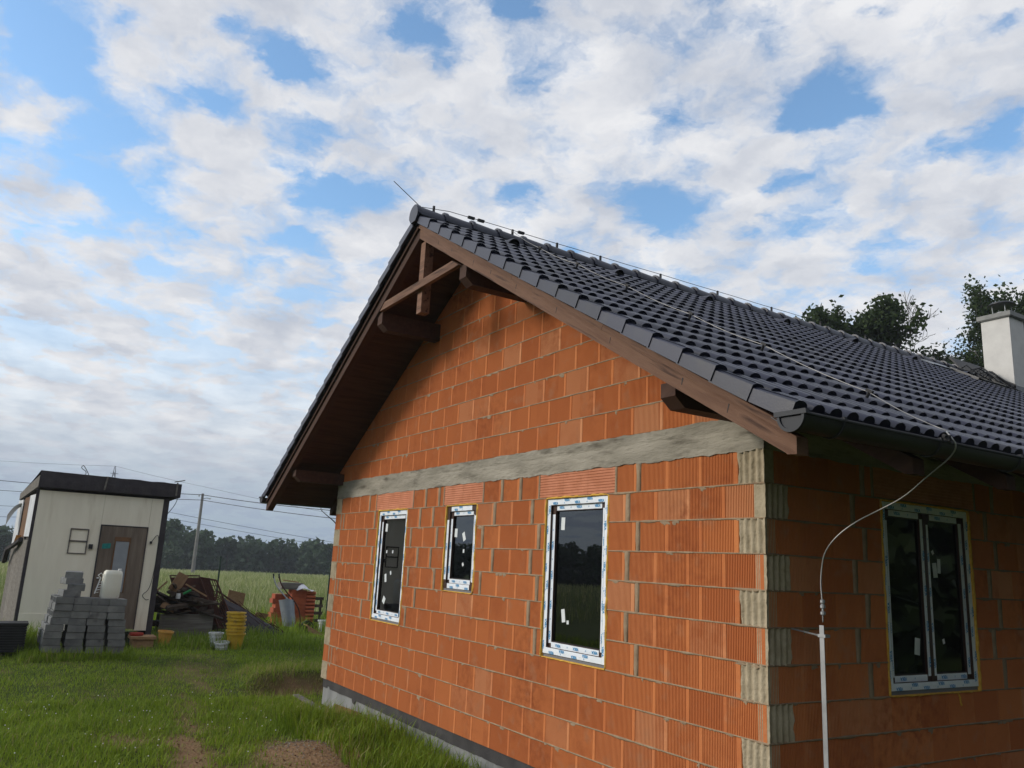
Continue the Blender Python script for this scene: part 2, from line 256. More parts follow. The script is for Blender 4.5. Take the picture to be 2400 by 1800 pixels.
# ------------------------------------------------------------------ mesh helpers
class MB:
    def __init__(s): s.v = []; s.f = []; s.m = []; s.mats = []; s.cm = 0
    def use(s, k):
        if k not in s.mats: s.mats.append(k)
        s.cm = s.mats.index(k); return s
    def quadbox(s, P):
        b = len(s.v); s.v += [tuple(p) for p in P]
        for f in ((0, 3, 2, 1), (4, 5, 6, 7), (0, 1, 5, 4), (1, 2, 6, 5), (2, 3, 7, 6), (3, 0, 4, 7)):
            s.f.append(tuple(b+i for i in f)); s.m.append(s.cm)
        return s
    def box(s, x0, x1, y0, y1, z0, z1):
        return s.quadbox([(x0, y0, z0), (x1, y0, z0), (x1, y1, z0), (x0, y1, z0), (x0, y0, z1), (x1, y0, z1), (x1, y1, z1), (x0, y1, z1)])
    def obox(s, c, ax, ay, az):
        c, ax, ay, az = map(Vector, (c, ax, ay, az)); ax = ax/2; ay = ay/2; az = az/2
        return s.quadbox([c-ax-ay-az, c+ax-ay-az, c+ax+ay-az, c-ax+ay-az, c-ax-ay+az, c+ax-ay+az, c+ax+ay+az, c-ax+ay+az])
    def prism(s, poly, off):
        off = Vector(off); n = len(poly); b = len(s.v)
        s.v += [tuple(p) for p in poly]+[tuple(Vector(p)+off) for p in poly]
        s.f.append(tuple(b+i for i in range(n-1, -1, -1))); s.m.append(s.cm)
        s.f.append(tuple(b+n+i for i in range(n))); s.m.append(s.cm)
        for i in range(n):
            j = (i+1) % n; s.f.append((b+i, b+j, b+n+j, b+n+i)); s.m.append(s.cm)
        return s
    def tube(s, pts, r, n=6, cap=True):
        pts = [Vector(p) for p in pts]; b = len(s.v); rs = r if isinstance(r, (list, tuple)) else [r]*len(pts)
        t0 = (pts[1]-pts[0]).normalized(); a = t0.orthogonal().normalized()
        for i, p in enumerate(pts):
            t_ = (pts[min(i+1, len(pts)-1)]-pts[max(i-1, 0)]).normalized()
            a = (a-t_*a.dot(t_)); a = a.normalized() if a.length > 1e-6 else t_.orthogonal().normalized(); c = t_.cross(a)
            for k in range(n):
                q = 2*math.pi*k/n; s.v.append(tuple(p+(a*math.cos(q)+c*math.sin(q))*rs[i]))
        for i in range(len(pts)-1):
            for k in range(n):
                k2 = (k+1) % n; s.f.append((b+i*n+k, b+i*n+k2, b+(i+1)*n+k2, b+(i+1)*n+k)); s.m.append(s.cm)
        if cap:
            s.f.append(tuple(b+k for k in range(n-1, -1, -1))); s.m.append(s.cm)
            e = b+(len(pts)-1)*n; s.f.append(tuple(e+k for k in range(n))); s.m.append(s.cm)
        return s
    def lathe(s, prof, n=16, c=(0, 0, 0), cap=True):
        b = len(s.v)
        for (r, z) in prof:
            for k in range(n):
                q = 2*math.pi*k/n; s.v.append((c[0]+r*math.cos(q), c[1]+r*math.sin(q), c[2]+z))
        for i in range(len(prof)-1):
            for k in range(n):
                k2 = (k+1) % n; s.f.append((b+i*n+k, b+i*n+k2, b+(i+1)*n+k2, b+(i+1)*n+k)); s.m.append(s.cm)
        if cap:
            s.f.append(tuple(b+k for k in range(n-1, -1, -1))); s.m.append(s.cm)
            e = b+(len(prof)-1)*n; s.f.append(tuple(e+k for k in range(n))); s.m.append(s.cm)
        return s
    def grid(s, P, nx, ny):     # P: list of nx*ny points row-major in y
        b = len(s.v); s.v += [tuple(p) for p in P]
        for j in range(ny-1):
            for i in range(nx-1):
                s.f.append((b+j*nx+i, b+j*nx+i+1, b+(j+1)*nx+i+1, b+(j+1)*nx+i)); s.m.append(s.cm)
        return s
    def mesh(s, name, mats=None, smooth=False):
        me = bpy.data.meshes.new(name); me.from_pydata(s.v, [], s.f)
        for k in (mats or s.mats): me.materials.append(M[k])
        if len(s.mats) > 1: me.polygons.foreach_set('material_index', s.m)
        if smooth: me.polygons.foreach_set('use_smooth', [True]*len(me.polygons))
        me.update(); return me
    def obj(s, name, parent=None, mats=None, smooth=False, loc=None, rot=None):
        return place(name, s.mesh(name, mats, smooth), parent, loc, rot)
def place(name, me, parent=None, loc=None, rot=None):
    o = bpy.data.objects.new(name, me); COL.objects.link(o); o.parent = parent
    if loc is not None: o.location = loc
    if rot is not None: o.rotation_euler = rot
    return o
def empty(name, loc=(0, 0, 0), rz=0):
    o = bpy.data.objects.new(name, None); COL.objects.link(o); o.location = loc; o.rotation_euler = (0, 0, rz); o.empty_display_size = 0.2; return o
def tag(o, label=None, cat=None, group=None, kind=None):
    if label: o['label'] = label
    if cat: o['category'] = cat
    if group: o['group'] = group
    if kind: o['kind'] = kind
    return o
def B(k): return MB().use(k)
def smooth_auto(o, ang=40):
    me = o.data
    me.polygons.foreach_set('use_smooth', [True]*len(me.polygons))
    try: me.set_sharp_from_angle(angle=R(ang))
    except Exception: pass
    return o
def nz(x, y=0.0, z=0.0): return noise.noise(Vector((x, y, z)))
def sm(a, b, x):
    t = min(1, max(0, (x-a)/(b-a))); return t*t*(3-2*t)

# ------------------------------------------------------------------ ground
def gz(x, y):
    z = -0.36+0.30*sm(-8.6, -12.2, x)+0.05*sm(-12, -15, x)
    z -= 0.12*sm(0.5, 3.0, y)*sm(-14, -18, x)
    z -= 0.03*sm(-3, -9, y)
    z -= 2.0*sm(-22, -170, x)*1.0
    # bank beside the far corner of the house
    w = sm(-1.05, -0.55, y)*sm(9, 6, y)
    top = -0.06; low = -0.38
    bx = -9.72+0.18*nz(y*1.3, 3.1)
    zz = low+(top-low)*sm(bx+0.16, bx-0.14, x)
    if x < -12: zz = z
    else: zz = zz+(z-zz)*sm(-11.2, -12, x)
    z = z+(zz-z)*w*sm(-6.5, -8.5, x)
    # heap of earth in the foreground
    d2 = ((x+5.2)/0.85)**2+((y+1.25)/0.72)**2
    z += 0.15*math.exp(-d2*1.3)
    z += 0.035*nz(x*0.7, y*0.7, 1.0)+0.02*nz(x*2.1, y*2.1, 5.0)
    return z
def dirt(x, y):
    d = 0.0
    for (cx, cy, rx, ry, a) in ((-6.9, -2.95, 0.6, 0.30, 0.5), (-6.55, -2.35, 0.7, 0.20, 0.72), (-6.0, -2.42, 0.5, 0.22, 0.62), (-5.4, -2.55, 0.5, 0.3, 0.5), (-7.6, -2.12, 0.9, 0.16, 0.62), (-8.9, -1.85, 0.9, 0.15, 0.5), (-10.2, -1.5, 0.9, 0.2, 0.4), (-5.15, -1.28, 0.95, 0.62, 1.3), (-7.6, -0.15, 2.2, 0.22, 0.7), (-9.62, 0.1, 0.16, 0.8, 0.9), (-3.6, -2.2, 0.9, 0.9, 0.9), (-11.2, -1.2, 1.0, 0.5, 0.3)):
        d += a*math.exp(-(((x-cx)/rx)**2+((y-cy)/ry)**2))
    d += 0.30*nz(x*1.4, y*1.4, 9.0)+0.28*nz(x*4, y*4, 2.0)+0.22*nz(x*11, y*11, 6.0)
    return min(1, max(0, d))
def axis(fine, lo, hi, step, far):
    a = list(np.arange(lo, hi+1e-6, step)); s_ = step
    x = hi
    while x < far[1]: s_ *= 1.25; x += s_; a.append(x)
    x = lo; s_ = step
    while x > far[0]: s_ *= 1.25; x -= s_; a.insert(0, x)
    return a
gxs = axis(None, -16, 3, 0.13, (-900, 700)); gys = axis(None, -6.5, 3.5, 0.13, (-800, 900))
gv = [(x, y, gz(x, y)) for y in gys for x in gxs]
gb = MB(); gb.mats = ['ground']
m = bpy.data.materials.new('ground_soil_and_turf'); m.use_nodes = True; t = m.node_tree; ns = t.nodes; lk = t.links; b = ns['Principled BSDF']; b.inputs['Roughness'].default_value = 0.95; b.inputs['Specular IOR Level'].default_value = 0.1
at_ = ns.new('ShaderNodeAttribute'); at_.attribute_name = 'dirt'; tcn = ns.new('ShaderNodeTexCoord')
n_1 = ns.new('ShaderNodeTexNoise'); n_1.inputs['Scale'].default_value = 3; n_1.inputs['Detail'].default_value = 8; lk.new(tcn.outputs['Object'], n_1.inputs['Vector'])
n_2 = ns.new('ShaderNodeTexNoise'); n_2.inputs['Scale'].default_value = 28; n_2.inputs['Detail'].default_value = 6; lk.new(tcn.outputs['Object'], n_2.inputs['Vector'])
tf = ns.new('ShaderNodeMixRGB'); tf.inputs[1].default_value = (0.030, 0.060, 0.010, 1); tf.inputs[2].default_value = (0.085, 0.10, 0.025, 1); lk.new(n_1.outputs[0], tf.inputs[0])
sf = ns.new('ShaderNodeMixRGB'); sf.inputs[1].default_value = (0.13, 0.080, 0.044, 1); sf.inputs[2].default_value = (0.33, 0.215, 0.12, 1); lk.new(n_2.outputs[0], sf.inputs[0])
mxg = ns.new('ShaderNodeMixRGB'); lk.new(at_.outputs['Fac'], mxg.inputs[0]); lk.new(tf.outputs[0], mxg.inputs[1]); lk.new(sf.outputs[0], mxg.inputs[2]); lk.new(mxg.outputs[0], b.inputs['Base Color'])
bpn = ns.new('ShaderNodeBump'); bpn.inputs['Strength'].default_value = 0.8; bpn.inputs['Distance'].default_value = 0.03; lk.new(n_2.outputs[0], bpn.inputs['Height']); lk.new(bpn.outputs[0], b.inputs['Normal'])
M['ground'] = m
gb.grid(gv, len(gxs), len(gys)); go = gb.obj('ground', smooth=True); tag(go, kind='structure')
ga_ = go.data.attributes.new('dirt', 'FLOAT', 'POINT'); ga_.data.foreach_set('value', [dirt(x, y) if -20 < x < 6 and -8 < y < 6 else 0.0 for y in gys for x in gxs])

# ================================================================== HOUSE
WD = 8.7577; XC = -WD/2; T30 = math.tan(R(30)); C30 = math.cos(R(30)); S30 = 0.5
HL = 12.2                                   # length of the house away from the gable
house = empty('house'); tag(house, 'unfinished red clay block house with dark tiled gable roof and film-covered windows', 'house')
OPEN = {'gable': [(-2.752, -1.763, 1.0, 2.5), (-4.895, -4.140, 1.5, 2.5), (-6.990, -6.008, 1.0, 2.5)], 'side': [(1.343, 2.598, 1.0, 2.5)]}
LINT = {'gable': [(-2.90, -1.655), (-5.00, -4.005), (-7.12, -5.85)], 'side': [(1.235, 2.72)]}
# ---- wall cores (behind the bricks) with real openings
def wall_core(name, u0, u1, z1, opens, d0=0.045, d1=0.24):
    mb = B('core'); us = sorted({u0, u1} | {o[0] for o in opens} | {o[1] for o in opens}); zs = sorted({0.0, z1} | {o[2] for o in opens} | {o[3] for o in opens})
    for a, b_ in zip(us, us[1:]):
        for c, d in zip(zs, zs[1:]):
            mu, mz = (a+b_)/2, (c+d)/2
            if any(o[0] < mu < o[1] and o[2] < mz < o[3] for o in opens): continue
            mb.box(a, b_, d0, d1, c, d)
    return mb
gw = wall_core('gable_wall', -WD+0.05, -0.05, 2.74, OPEN['gable'])
gw.prism([(-WD+0.1, 0.045, 3.0), (-0.1, 0.045, 3.0), (-0.1, 0.045, 3.1), (XC, 0.045, 5.62), (-WD+0.1, 0.045, 3.1)], (0, 0.19, 0))
gable = gw.obj('gable_wall', house)
side = wall_core('side_wall', 0.245, HL-0.05, 2.74, OPEN['side']).obj('side_wall', house, rot=(0, 0, R(90)))
rear = B('core').box(-WD+0.01, -WD+0.24, 0.25, HL, 0, 2.74).box(-WD+0.25, -0.25, HL-0.24, HL, 0, 2.74).obj('rear_wall', house)
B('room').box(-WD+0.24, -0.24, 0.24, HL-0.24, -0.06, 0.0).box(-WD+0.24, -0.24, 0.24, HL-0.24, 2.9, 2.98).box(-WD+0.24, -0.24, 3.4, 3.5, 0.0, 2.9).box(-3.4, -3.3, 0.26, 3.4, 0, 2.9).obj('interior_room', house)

# ---- clay blocks
brick_cache = {}
def brick_mesh(L, H=0.240):
    k = (round(L/0.005), round(H*1000))
    if k in brick_cache: return brick_cache[k]
    L = k[0]*0.005; xs = [(0.0, 0.003), (0.004, 0.0)]
    x = 0.010
    band = 0.034 if L > 0.2 else 0.008
    while x+0.0062 < L-band:
        xs += [(x, 0.0), (x+0.0012, 0.008), (x+0.0060, 0.008), (x+0.0072, 0.0)]; x += 0.0158
    xs += [(L-0.004, 0.0), (L, 0.003)]
    mb = B('brick'); n = len(xs); P = []
    for z in (0, H): P += [(a, d, z) for a, d in xs]
    mb.grid(P, n, 2)
    b0 = len(mb.v); mb.v += [(0, 0.1, 0), (L, 0.1, 0), (0, 0.1, H), (L, 0.1, H)]
    mb.f += [(0, n, b0+2, b0), (n-1, b0+1, b0+3, 2*n-1)]; mb.m += [0, 0]
    mb.f += [tuple(range(n-1, -1, -1))+(b0, b0+1), tuple(range(n, 2*n))+(b0+3, b0+2)]; mb.m += [0, 0]
    me = mb.mesh('brick'); brick_cache[k] = me; return me
pieces = []       # (wall object, u, z, mesh, distance)
def wpos(w, u, z): return Vector((u, 0, z)) if w is gable else Vector((0, u, z))
def add_brick(w, u0, u1, z, me=None):
    L = u1-u0-0.003
    if L < 0.03: return
    pieces.append((w, u0+0.0015, z+0.005, me or brick_mesh(L), (wpos(w, (u0+u1)/2, z+0.12)-CAMP).length))
strips = []       # vertical mortar fillets (wall, u, z0, width)
def row(w, segs, z, off, first_strip=True, strip_at=()):
    for (a, b_) in segs:
        js = [a]; k = math.ceil((a-off)/0.375+1e-6)
        while off+0.375*k < b_-1e-6: js.append(off+0.375*k); k += 1
        js.append(b_)
        if len(js) > 2 and js[1]-js[0] < 0.05: js.pop(1)
        if len(js) > 2 and js[-1]-js[-2] < 0.05: js.pop(-2)
        for i, (p, q) in enumerate(zip(js, js[1:])):
            p2, q2 = p, q
            if (a, 'L') in strip_at and i == 1: p2 = p+0.028
            if (a, 'L') in strip_at and i == 0 and len(js) > 2: q2 = q-0.028; strips.append((w, q, z, 0.064))
            if (b_, 'R') in strip_at and i == len(js)-3: q2 = q-0.028
            if (b_, 'R') in strip_at and i == len(js)-2 and len(js) > 2: p2 = p+0.028; strips.append((w, p, z, 0.064))
            add_brick(w, p2, q2, z)
def segments(u0, u1, z, opens):
    cur = [(u0, u1)]
    for o in opens:
        if o[2] < z+0.125 < o[3]:
            nx = []
            for a, b_ in cur:
                if o[1] <= a or o[0] >= b_: nx.append((a, b_)); continue
                if o[0] > a: nx.append((a, o[0]))
                if o[1] < b_: nx.append((o[1], b_))
            cur = nx
    return sorted(cur)
patches = []      # mortar-filled block ends at the corners (wall, u0, u1, z)
for k in range(11):
    z = 0.25*k; even = (k % 2 == 0)
    lo, hi = (-WD+0.245, -0.245) if even else (-WD, 0.0)
    ops = OPEN['gable'] + [(a, b_, 2.5, 2.75) for a, b_ in LINT['gable']]
    sg = segments(lo, hi, z, ops); st = set()
    if z >= 0.99:
        for a, b_ in sg:
            if a != lo: st.add((a, 'L'))
            if b_ != hi: st.add((b_, 'R'))
    sg = [(a, b_-0.018) if (b_ == 0.0 and not even) else (a, b_) for a, b_ in sg]
    row(gable, sg, z, -0.24 if even else 0.0, strip_at=st)
    if even: patches += [(gable, -0.24, -0.0015, z), (gable, -WD+0.004, -WD+0.245, z)]
    else: strips.append((gable, -WD+0.26, z, 0.05)); strips.append((gable, -WD+0.38, z, 0.04))
    lo, hi = (0.245, 6.0) if not even else (0.0, 6.0)
    sg = segments(lo, hi, z, OPEN['side'] + [(a, b_, 2.5, 2.75) for a, b_ in LINT['side']]); st = set()
    if z >= 0.99:
        for a, b_ in sg:
            if a != lo: st.add((a, 'L'))
            if b_ != hi: st.add((b_, 'R'))
    sg = [(a+0.018, b_) if (a == 0.0 and even) else (a, b_) for a, b_ in sg]
    row(side, sg, z, 0.24 if not even else 0.0, strip_at=st)
    if not even: patches.append((side, 0.0015, 0.24, z))
# gable triangle, cut along the rafters
def zlim(x): return 5.70-T30*abs(x-XC)
for k in range(11):
    z = 3.0+0.25*k
    half = (5.70-z)/T30
    if half < 0.1: break
    lo, hi = max(-WD, XC-half), min(0, XC+half); off = (0.06, 0.25, 0.14, 0.31, 0.02)[k % 5]
    js = [lo]; kk = math.ceil((lo-off)/0.375+1e-6)
    while off+0.375*kk < hi-0.02:
        if off+0.375*kk-js[-1] > 0.03: js.append(off+0.375*kk)
        kk += 1
    js.append(hi)
    for p, q in zip(js, js[1:]):
        if q-p < 0.035: continue
        if zlim(p) > z+0.25 and zlim(q) > z+0.25 and not (p < XC < q): add_brick(gable, p, q, z); continue
        me = brick_mesh(q-p-0.003).copy(); bm = bmesh.new(); bm.from_mesh(me)
        for sgn in (-1, 1):
            co = Vector((XC-p-0.0015, 0, 5.70-z-0.006)); no = Vector((sgn*S30, 0, C30))
            r = bmesh.ops.bisect_plane(bm, geom=bm.verts[:]+bm.edges[:]+bm.faces[:], plane_co=co, plane_no=no, clear_outer=True)
            ed = [e for e in r['geom_cut'] if isinstance(e, bmesh.types.BMEdge)]
            if len(ed) > 2:
                try: bmesh.ops.contextual_create(bm, geom=ed)
                except Exception: pass
        bm.to_mesh(me); bm.free()
        if len(me.polygons) > 3: add_brick(gable, p, q, z, me)
pieces.sort(key=lambda p_: p_[4])
for i, (w, u, z, me, d) in enumerate(pieces[:300]):
    o = place('brick', me, w, (u, 0.0025*nz(u*9, z*7)+0.001, z)); o.rotation_euler = (0, 0, 0.004*nz(u*5, z*3, 4))
for w in (gable, side):       # the small far ones joined
    mb = B('brick'); rest = [p_ for p_ in pieces[300:] if p_[0] is w]
    for (_, u, z, me, d) in rest:
        b0 = len(mb.v); mb.v += [(v.co.x+u, v.co.y+0.002*nz(u*9, z*7)+0.001, v.co.z+z) for v in me.vertices]
        for f in me.polygons: mb.f.append(tuple(b0+i for i in f.vertices)); mb.m.append(0)
    if rest: tag(mb.obj('brick_courses', w), kind='stuff')
# ---- mortar
def mortar_strip(mb, u0, u1, z, amp=1.0, w0=0.02, seed=0.0, step=0.035):
    n = max(2, int((u1-u0)/step)); P = [[], [], [], [], []]
    for i in range(n+1):
        u = u0+(u1-u0)*i/n
        a = nz(u*5+seed, z*3, 1.7); c = nz(u*13+seed, z*5, 6.1); e = max(0, nz(u*2.3+seed, z*2, 9.4))
        top = z+0.0056+0.0025*c+0.004*max(0, a); bot = z-0.0052-0.004*max(0, c)-0.016*amp*max(0, a-0.15)-0.022*amp*e*max(0, c)
        out = -0.0012-0.003*max(0, a)
        P[0].append((u, w0, top)); P[1].append((u, out, top)); P[2].append((u, out-0.0022, (top+bot)/2)); P[3].append((u, out, bot)); P[4].append((u, w0, bot-0.0005))
    mb.grid([p for r_ in reversed(P) for p in r_], n+1, 5)
mg = B('mortar'); msd = B('mortar')
for k in range(1, 11):
    z = 0.25*k
    for a, b_ in segments(-WD, 0, z-0.1, OPEN['gable']):
        mortar_strip(mg, a, b_, z, seed=k*3.3)
    for a, b_ in segments(0, 6.0, z-0.1, OPEN['side']): mortar_strip(msd, a, b_, z, seed=k*5.1+40)
for k in range(1, 11):
    z = 3.0+0.25*k; half = (5.66-z)/T30
    if half > 0.1: mortar_strip(mg, max(-WD, XC-half), min(0, XC+half), z, 0.6, seed=k*7.7)
tag(mg.obj('mortar_beds', gable, smooth=True), kind='stuff'); tag(msd.obj('mortar_beds', side, smooth=True), kind='stuff')
for (w, u, z, wd) in strips:
    mb = B('mortar'); n = 9; P = []
    for i in range(n):
        zz = z+0.25*i/(n-1); a = nz(u*7, zz*9, 2); c = nz(u*3, zz*23, 5); tap = 0.75+0.25*sm(0.0, 0.25, zz-z)
        hw = wd/2*(tap+0.35*a); P += [(u-hw, 0.03, zz), (u-hw+0.002, -0.0015, zz), (u+0.3*hw*c, -0.004-0.002*a, zz), (u+hw-0.002+0.004*c, -0.0015, zz), (u+hw+0.004*c, 0.03, zz)]
    mb.grid(P, 5, n).obj('mortar_joint', w, smooth=True)
for (w, u0, u1, z) in patches:
    mb = B('mortar_light'); nx, ny = 25, 10; P = []
    for j in range(ny):
        for i in range(nx):
            u = u0+(u1-u0)*i/(nx-1); zz = z+0.25*j/(ny-1)
            rib = 0.5+0.5*math.cos((u-u0)/(u1-u0)*2*math.pi*4+0.7*nz(zz*9, u0, z))
            ed = 0.004 if i in (0, nx-1) else 0
            inner = (i == 0) if (w is gable and u0 > -1) else (i == nx-1)
            uu = u+(0.022*nz(zz*14, z*3) if inner else 0)
            P.append((uu, 0.014-0.020*rib**0.7+0.006*nz(u*40, zz*40, z)+ed, zz))
    mb.grid(P, nx, ny)
    for ii in (0, nx-1):
        Q = [P[j*nx+ii] for j in range(ny)]; mb.grid(Q+[(q[0], 0.10, q[2]) for q in Q], ny, 2)
    mb.obj('mortar_patch', w, smooth=True)
# mortar squeezed out and smeared under the bed joints
def smears(w, n, u0, u1, z0, z1, keep):
    mb = B('mortar'); r = random.Random(n)
    for _ in range(n):
        k = r.randint(int(z0/0.25)+1, int(z1/0.25)); u = r.uniform(u0, u1); z = 0.25*k
        if not keep(u, z): continue
        wd = r.uniform(0.012, 0.06); ht = 0.006+0.028*r.random()**2.2; m_ = 12; b0 = len(mb.v)
        mb.v.append((u, -0.0055, z-ht*0.35))
        for q in range(m_):
            a = 2*math.pi*q/m_; rr_ = r.uniform(0.45, 1.3); mb.v.append((u+wd*math.cos(a)*rr_, -0.0005, z-ht*0.4+ht*math.sin(a)*rr_*(1.0 if math.sin(a) < 0 else 0.45)))
        for q in range(m_): mb.f.append((b0, b0+1+q, b0+1+(q+1) % m_)); mb.m.append(0)
    return tag(mb.obj('mortar_smears', w, smooth=True), kind='stuff')
def free(key): return lambda u, z: not any(o[0]-0.06 < u < o[1]+0.06 and o[2]-0.02 < z < o[3]+0.26 for o in OPEN[key])
smears(gable, 200, -WD+0.1, -0.1, 0.0, 2.5, free('gable')); smears(side, 110, 0.1, 5.5, 0.0, 2.5, free('side'))
smears(gable, 110, -7.6, -1.1, 3.0, 4.9, lambda u, z: z < 5.5-T30*abs(u-XC) and z > 3.1)
# ---- clay lintels over the windows
for w, key in ((gable, 'gable'), (side, 'side')):
    for (a, b_) in LINT[key]:
        mb = B('lintel'); zs = []
        for i in range(9):
            zz = 0.004+0.0262*i; zs += [(zz, 0.0), (zz+0.019, 0.0), (zz+0.0205, 0.007), (zz+0.0245, 0.007)]
        ncol = 3 if b_-a > 1.1 else 2; L = (b_-a-0.05)/ncol
        for c in range(ncol):
            u0 = a+0.025+c*L+0.0015; u1 = u0+L-0.003; P = []
            for (zz, d) in zs: P += [(u0, d-0.001, 2.508+zz), (u1, d-0.001, 2.508+zz)]
            P = [P[0+2*i] for i in range(len(zs))], [P[1+2*i] for i in range(len(zs))]
            mb.grid([q for pr in zip(*P) for q in pr], 2, len(zs))
            mb.box(u0, u1, 0.008, 0.2, 2.506, 2.744)
        mb.obj('lintel', w)
        for u in (a+0.012, b_-0.012):
            mm = B('mortar'); P = []
            for i in range(8):
                zz = 2.505+0.235*i/7; q = 0.014+0.006*nz(u*9, zz*20); P += [(u-q, 0.03, zz), (u-q, -0.002, zz), (u+q, -0.003, zz), (u+q, 0.03, zz)]
            mm.grid(P, 4, 8).obj('mortar_joint', w, smooth=True)
# ---- concrete ring beam, rough from the shuttering
def beam(u0, u1, name, rot):
    mb = B('concrete'); nx = int((u1-u0)/0.03); ny = 12; P = []
    for j in range(ny):
        for i in range(nx+1):
            u = u0+(u1-u0)*i/nx; f = j/(ny-1); z = 2.75+0.25*f
            if j == 0: z += -0.010+0.016*nz(u*6, 1.3)+0.010*nz(u*21, 3.3)
            if j == ny-1: z += 0.004+0.010*nz(u*7, 4.4)+0.006*nz(u*19, 6)
            w_ = -0.006+0.005*nz(u*3, z*9, 2)+0.004*nz(u*14, z*30, 7)
            if abs(f-0.62) < 0.06: w_ += 0.006*max(0, 0.6+nz(u*4, 8.8))          # shuttering seam
            if f > 0.85: w_ -= 0.007*max(0, nz(u*9, 2.2)+0.2)
            if f < 0.12: w_ -= 0.006*max(0, nz(u*11, 7.2)+0.15)
            P.append((u, w_, z))
    mb.grid(P, nx+1, ny).box(u0, u1, 0.012, 0.24, 2.742, 2.998)
    return mb.obj(name, house, smooth=False, rot=rot)
beam(-WD, 0.004, 'ring_beam', (0, 0, 0)); beam(0.02, HL, 'ring_beam', (0, 0, R(90)))
B('concrete').box(-WD, -WD+0.24, 0.245, HL, 2.744, 2.996).obj('ring_beam', house)
# ---- plinth with torn bitumen felt
mb = B('plinth'); n = 90; P = []
for z in (-0.75, -0.45, -0.30, -0.20, -0.10, -0.008):
    for i in range(n+1):
        u = -WD+0.06+(WD-0.1)*i/n; P.append((u, 0.032+0.006*nz(u*2.2, z*4, 3), z))
mb.grid(P, n+1, 6).box(-WD+0.06, -0.04, 0.045, 0.3, -0.8, -0.01)
P = []
for z in (-0.75, -0.3, -0.008):
    for i in range(30): P.append((-0.032+0.006*nz(i*0.7, z), -0.0+0.03+HL*i/29, z))
mb.grid(P, 30, 3).box(-0.30, -0.045, 0.05, HL, -0.8, -0.01)
mb.box(-WD+0.05, -WD+0.3, 0.30, HL, -0.8, -0.01)
pl_ = mb.obj('plinth', house, smooth=True)
mb = B('bitumen'); P = [[], [], []]; n = 240
for i in range(n+1):
    u = -WD+0.055+(WD-0.09)*i/n
    bot = -0.125+0.012*nz(u*3, 2)+0.008*nz(u*17, 5)
    if -7.92 < u < -7.42: bot = -0.118+0.02*nz(u*4, 1)
    if abs(u+7.40) < 0.04: bot -= 0.05
    if abs(u+8.45) < 0.05: bot += 0.035
    P[0].append((u, 0.022, bot)); P[1].append((u, 0.020+0.004*nz(u*2, 7), -0.06)); P[2].append((u, 0.022, -0.002))
mb.grid([p for r_ in P for p in r_], n+1, 3)
mb.grid([(-0.022, 0.03+HL*i/40, z_) for z_ in (-0.13, -0.002) for i in range(41)], 41, 2)
mb.obj('bitumen_felt', pl_)
B('plinth').box(-WD+0.3, -0.3, 0.3, HL, -0.8, -0.065).obj('floor_slab', house)

# ---- windows
def text_mesh(body, size):
    cu = bpy.data.curves.new('lettering', 'FONT'); cu.body = body; cu.size = size; cu.align_x = 'CENTER'; cu.align_y = 'CENTER'; cu.resolution_u = 2; cu.offset = 0.0011
    o = bpy.data.objects.new('lettering', cu); COL.objects.link(o); dg = bpy.context.evaluated_depsgraph_get(); dg.update()
    me = bpy.data.meshes.new_from_object(o.evaluated_get(dg)); vs = [tuple(v.co) for v in me.vertices]; fs = [tuple(f.vertices) for f in me.polygons]
    bpy.data.objects.remove(o); return vs, fs
TV, TF = text_mesh('VEKA', 0.034)
TV = [(x*1.15, y*1.2) for x, y, _ in TV]
def put_text(mb, u, z, w, ang, sc=1.0):
    c, s_ = math.cos(ang), math.sin(ang); b0 = len(mb.v)
    mb.v += [(u+(x*c-y*s_)*sc, w, z+(x*s_+y*c)*sc) for x, y in TV]
    for f in TF: mb.f.append(tuple(b0+i for i in f)); mb.m.append(0)
def put_diamond(mb, u, z, w, r_=0.009):
    for k in range(4):
        a, b_ = k*math.pi/2, (k+1)*math.pi/2; b0 = len(mb.v)
        mb.v += [(u+r_*math.cos(a)*0.7, w, z+r_*math.sin(a)), (u+r_*math.cos(b_)*0.7, w, z+r_*math.sin(b_)), (u+0.5*r_*math.cos(b_)*0.7, w, z+0.5*r_*math.sin(b_)), (u+0.5*r_*math.cos(a)*0.7, w, z+0.5*r_*math.sin(a))]
        mb.f.append((b0, b0+1, b0+2, b0+3)); mb.m.append(0)
FW, SW = 0.062, 0.058      # frame and sash face widths
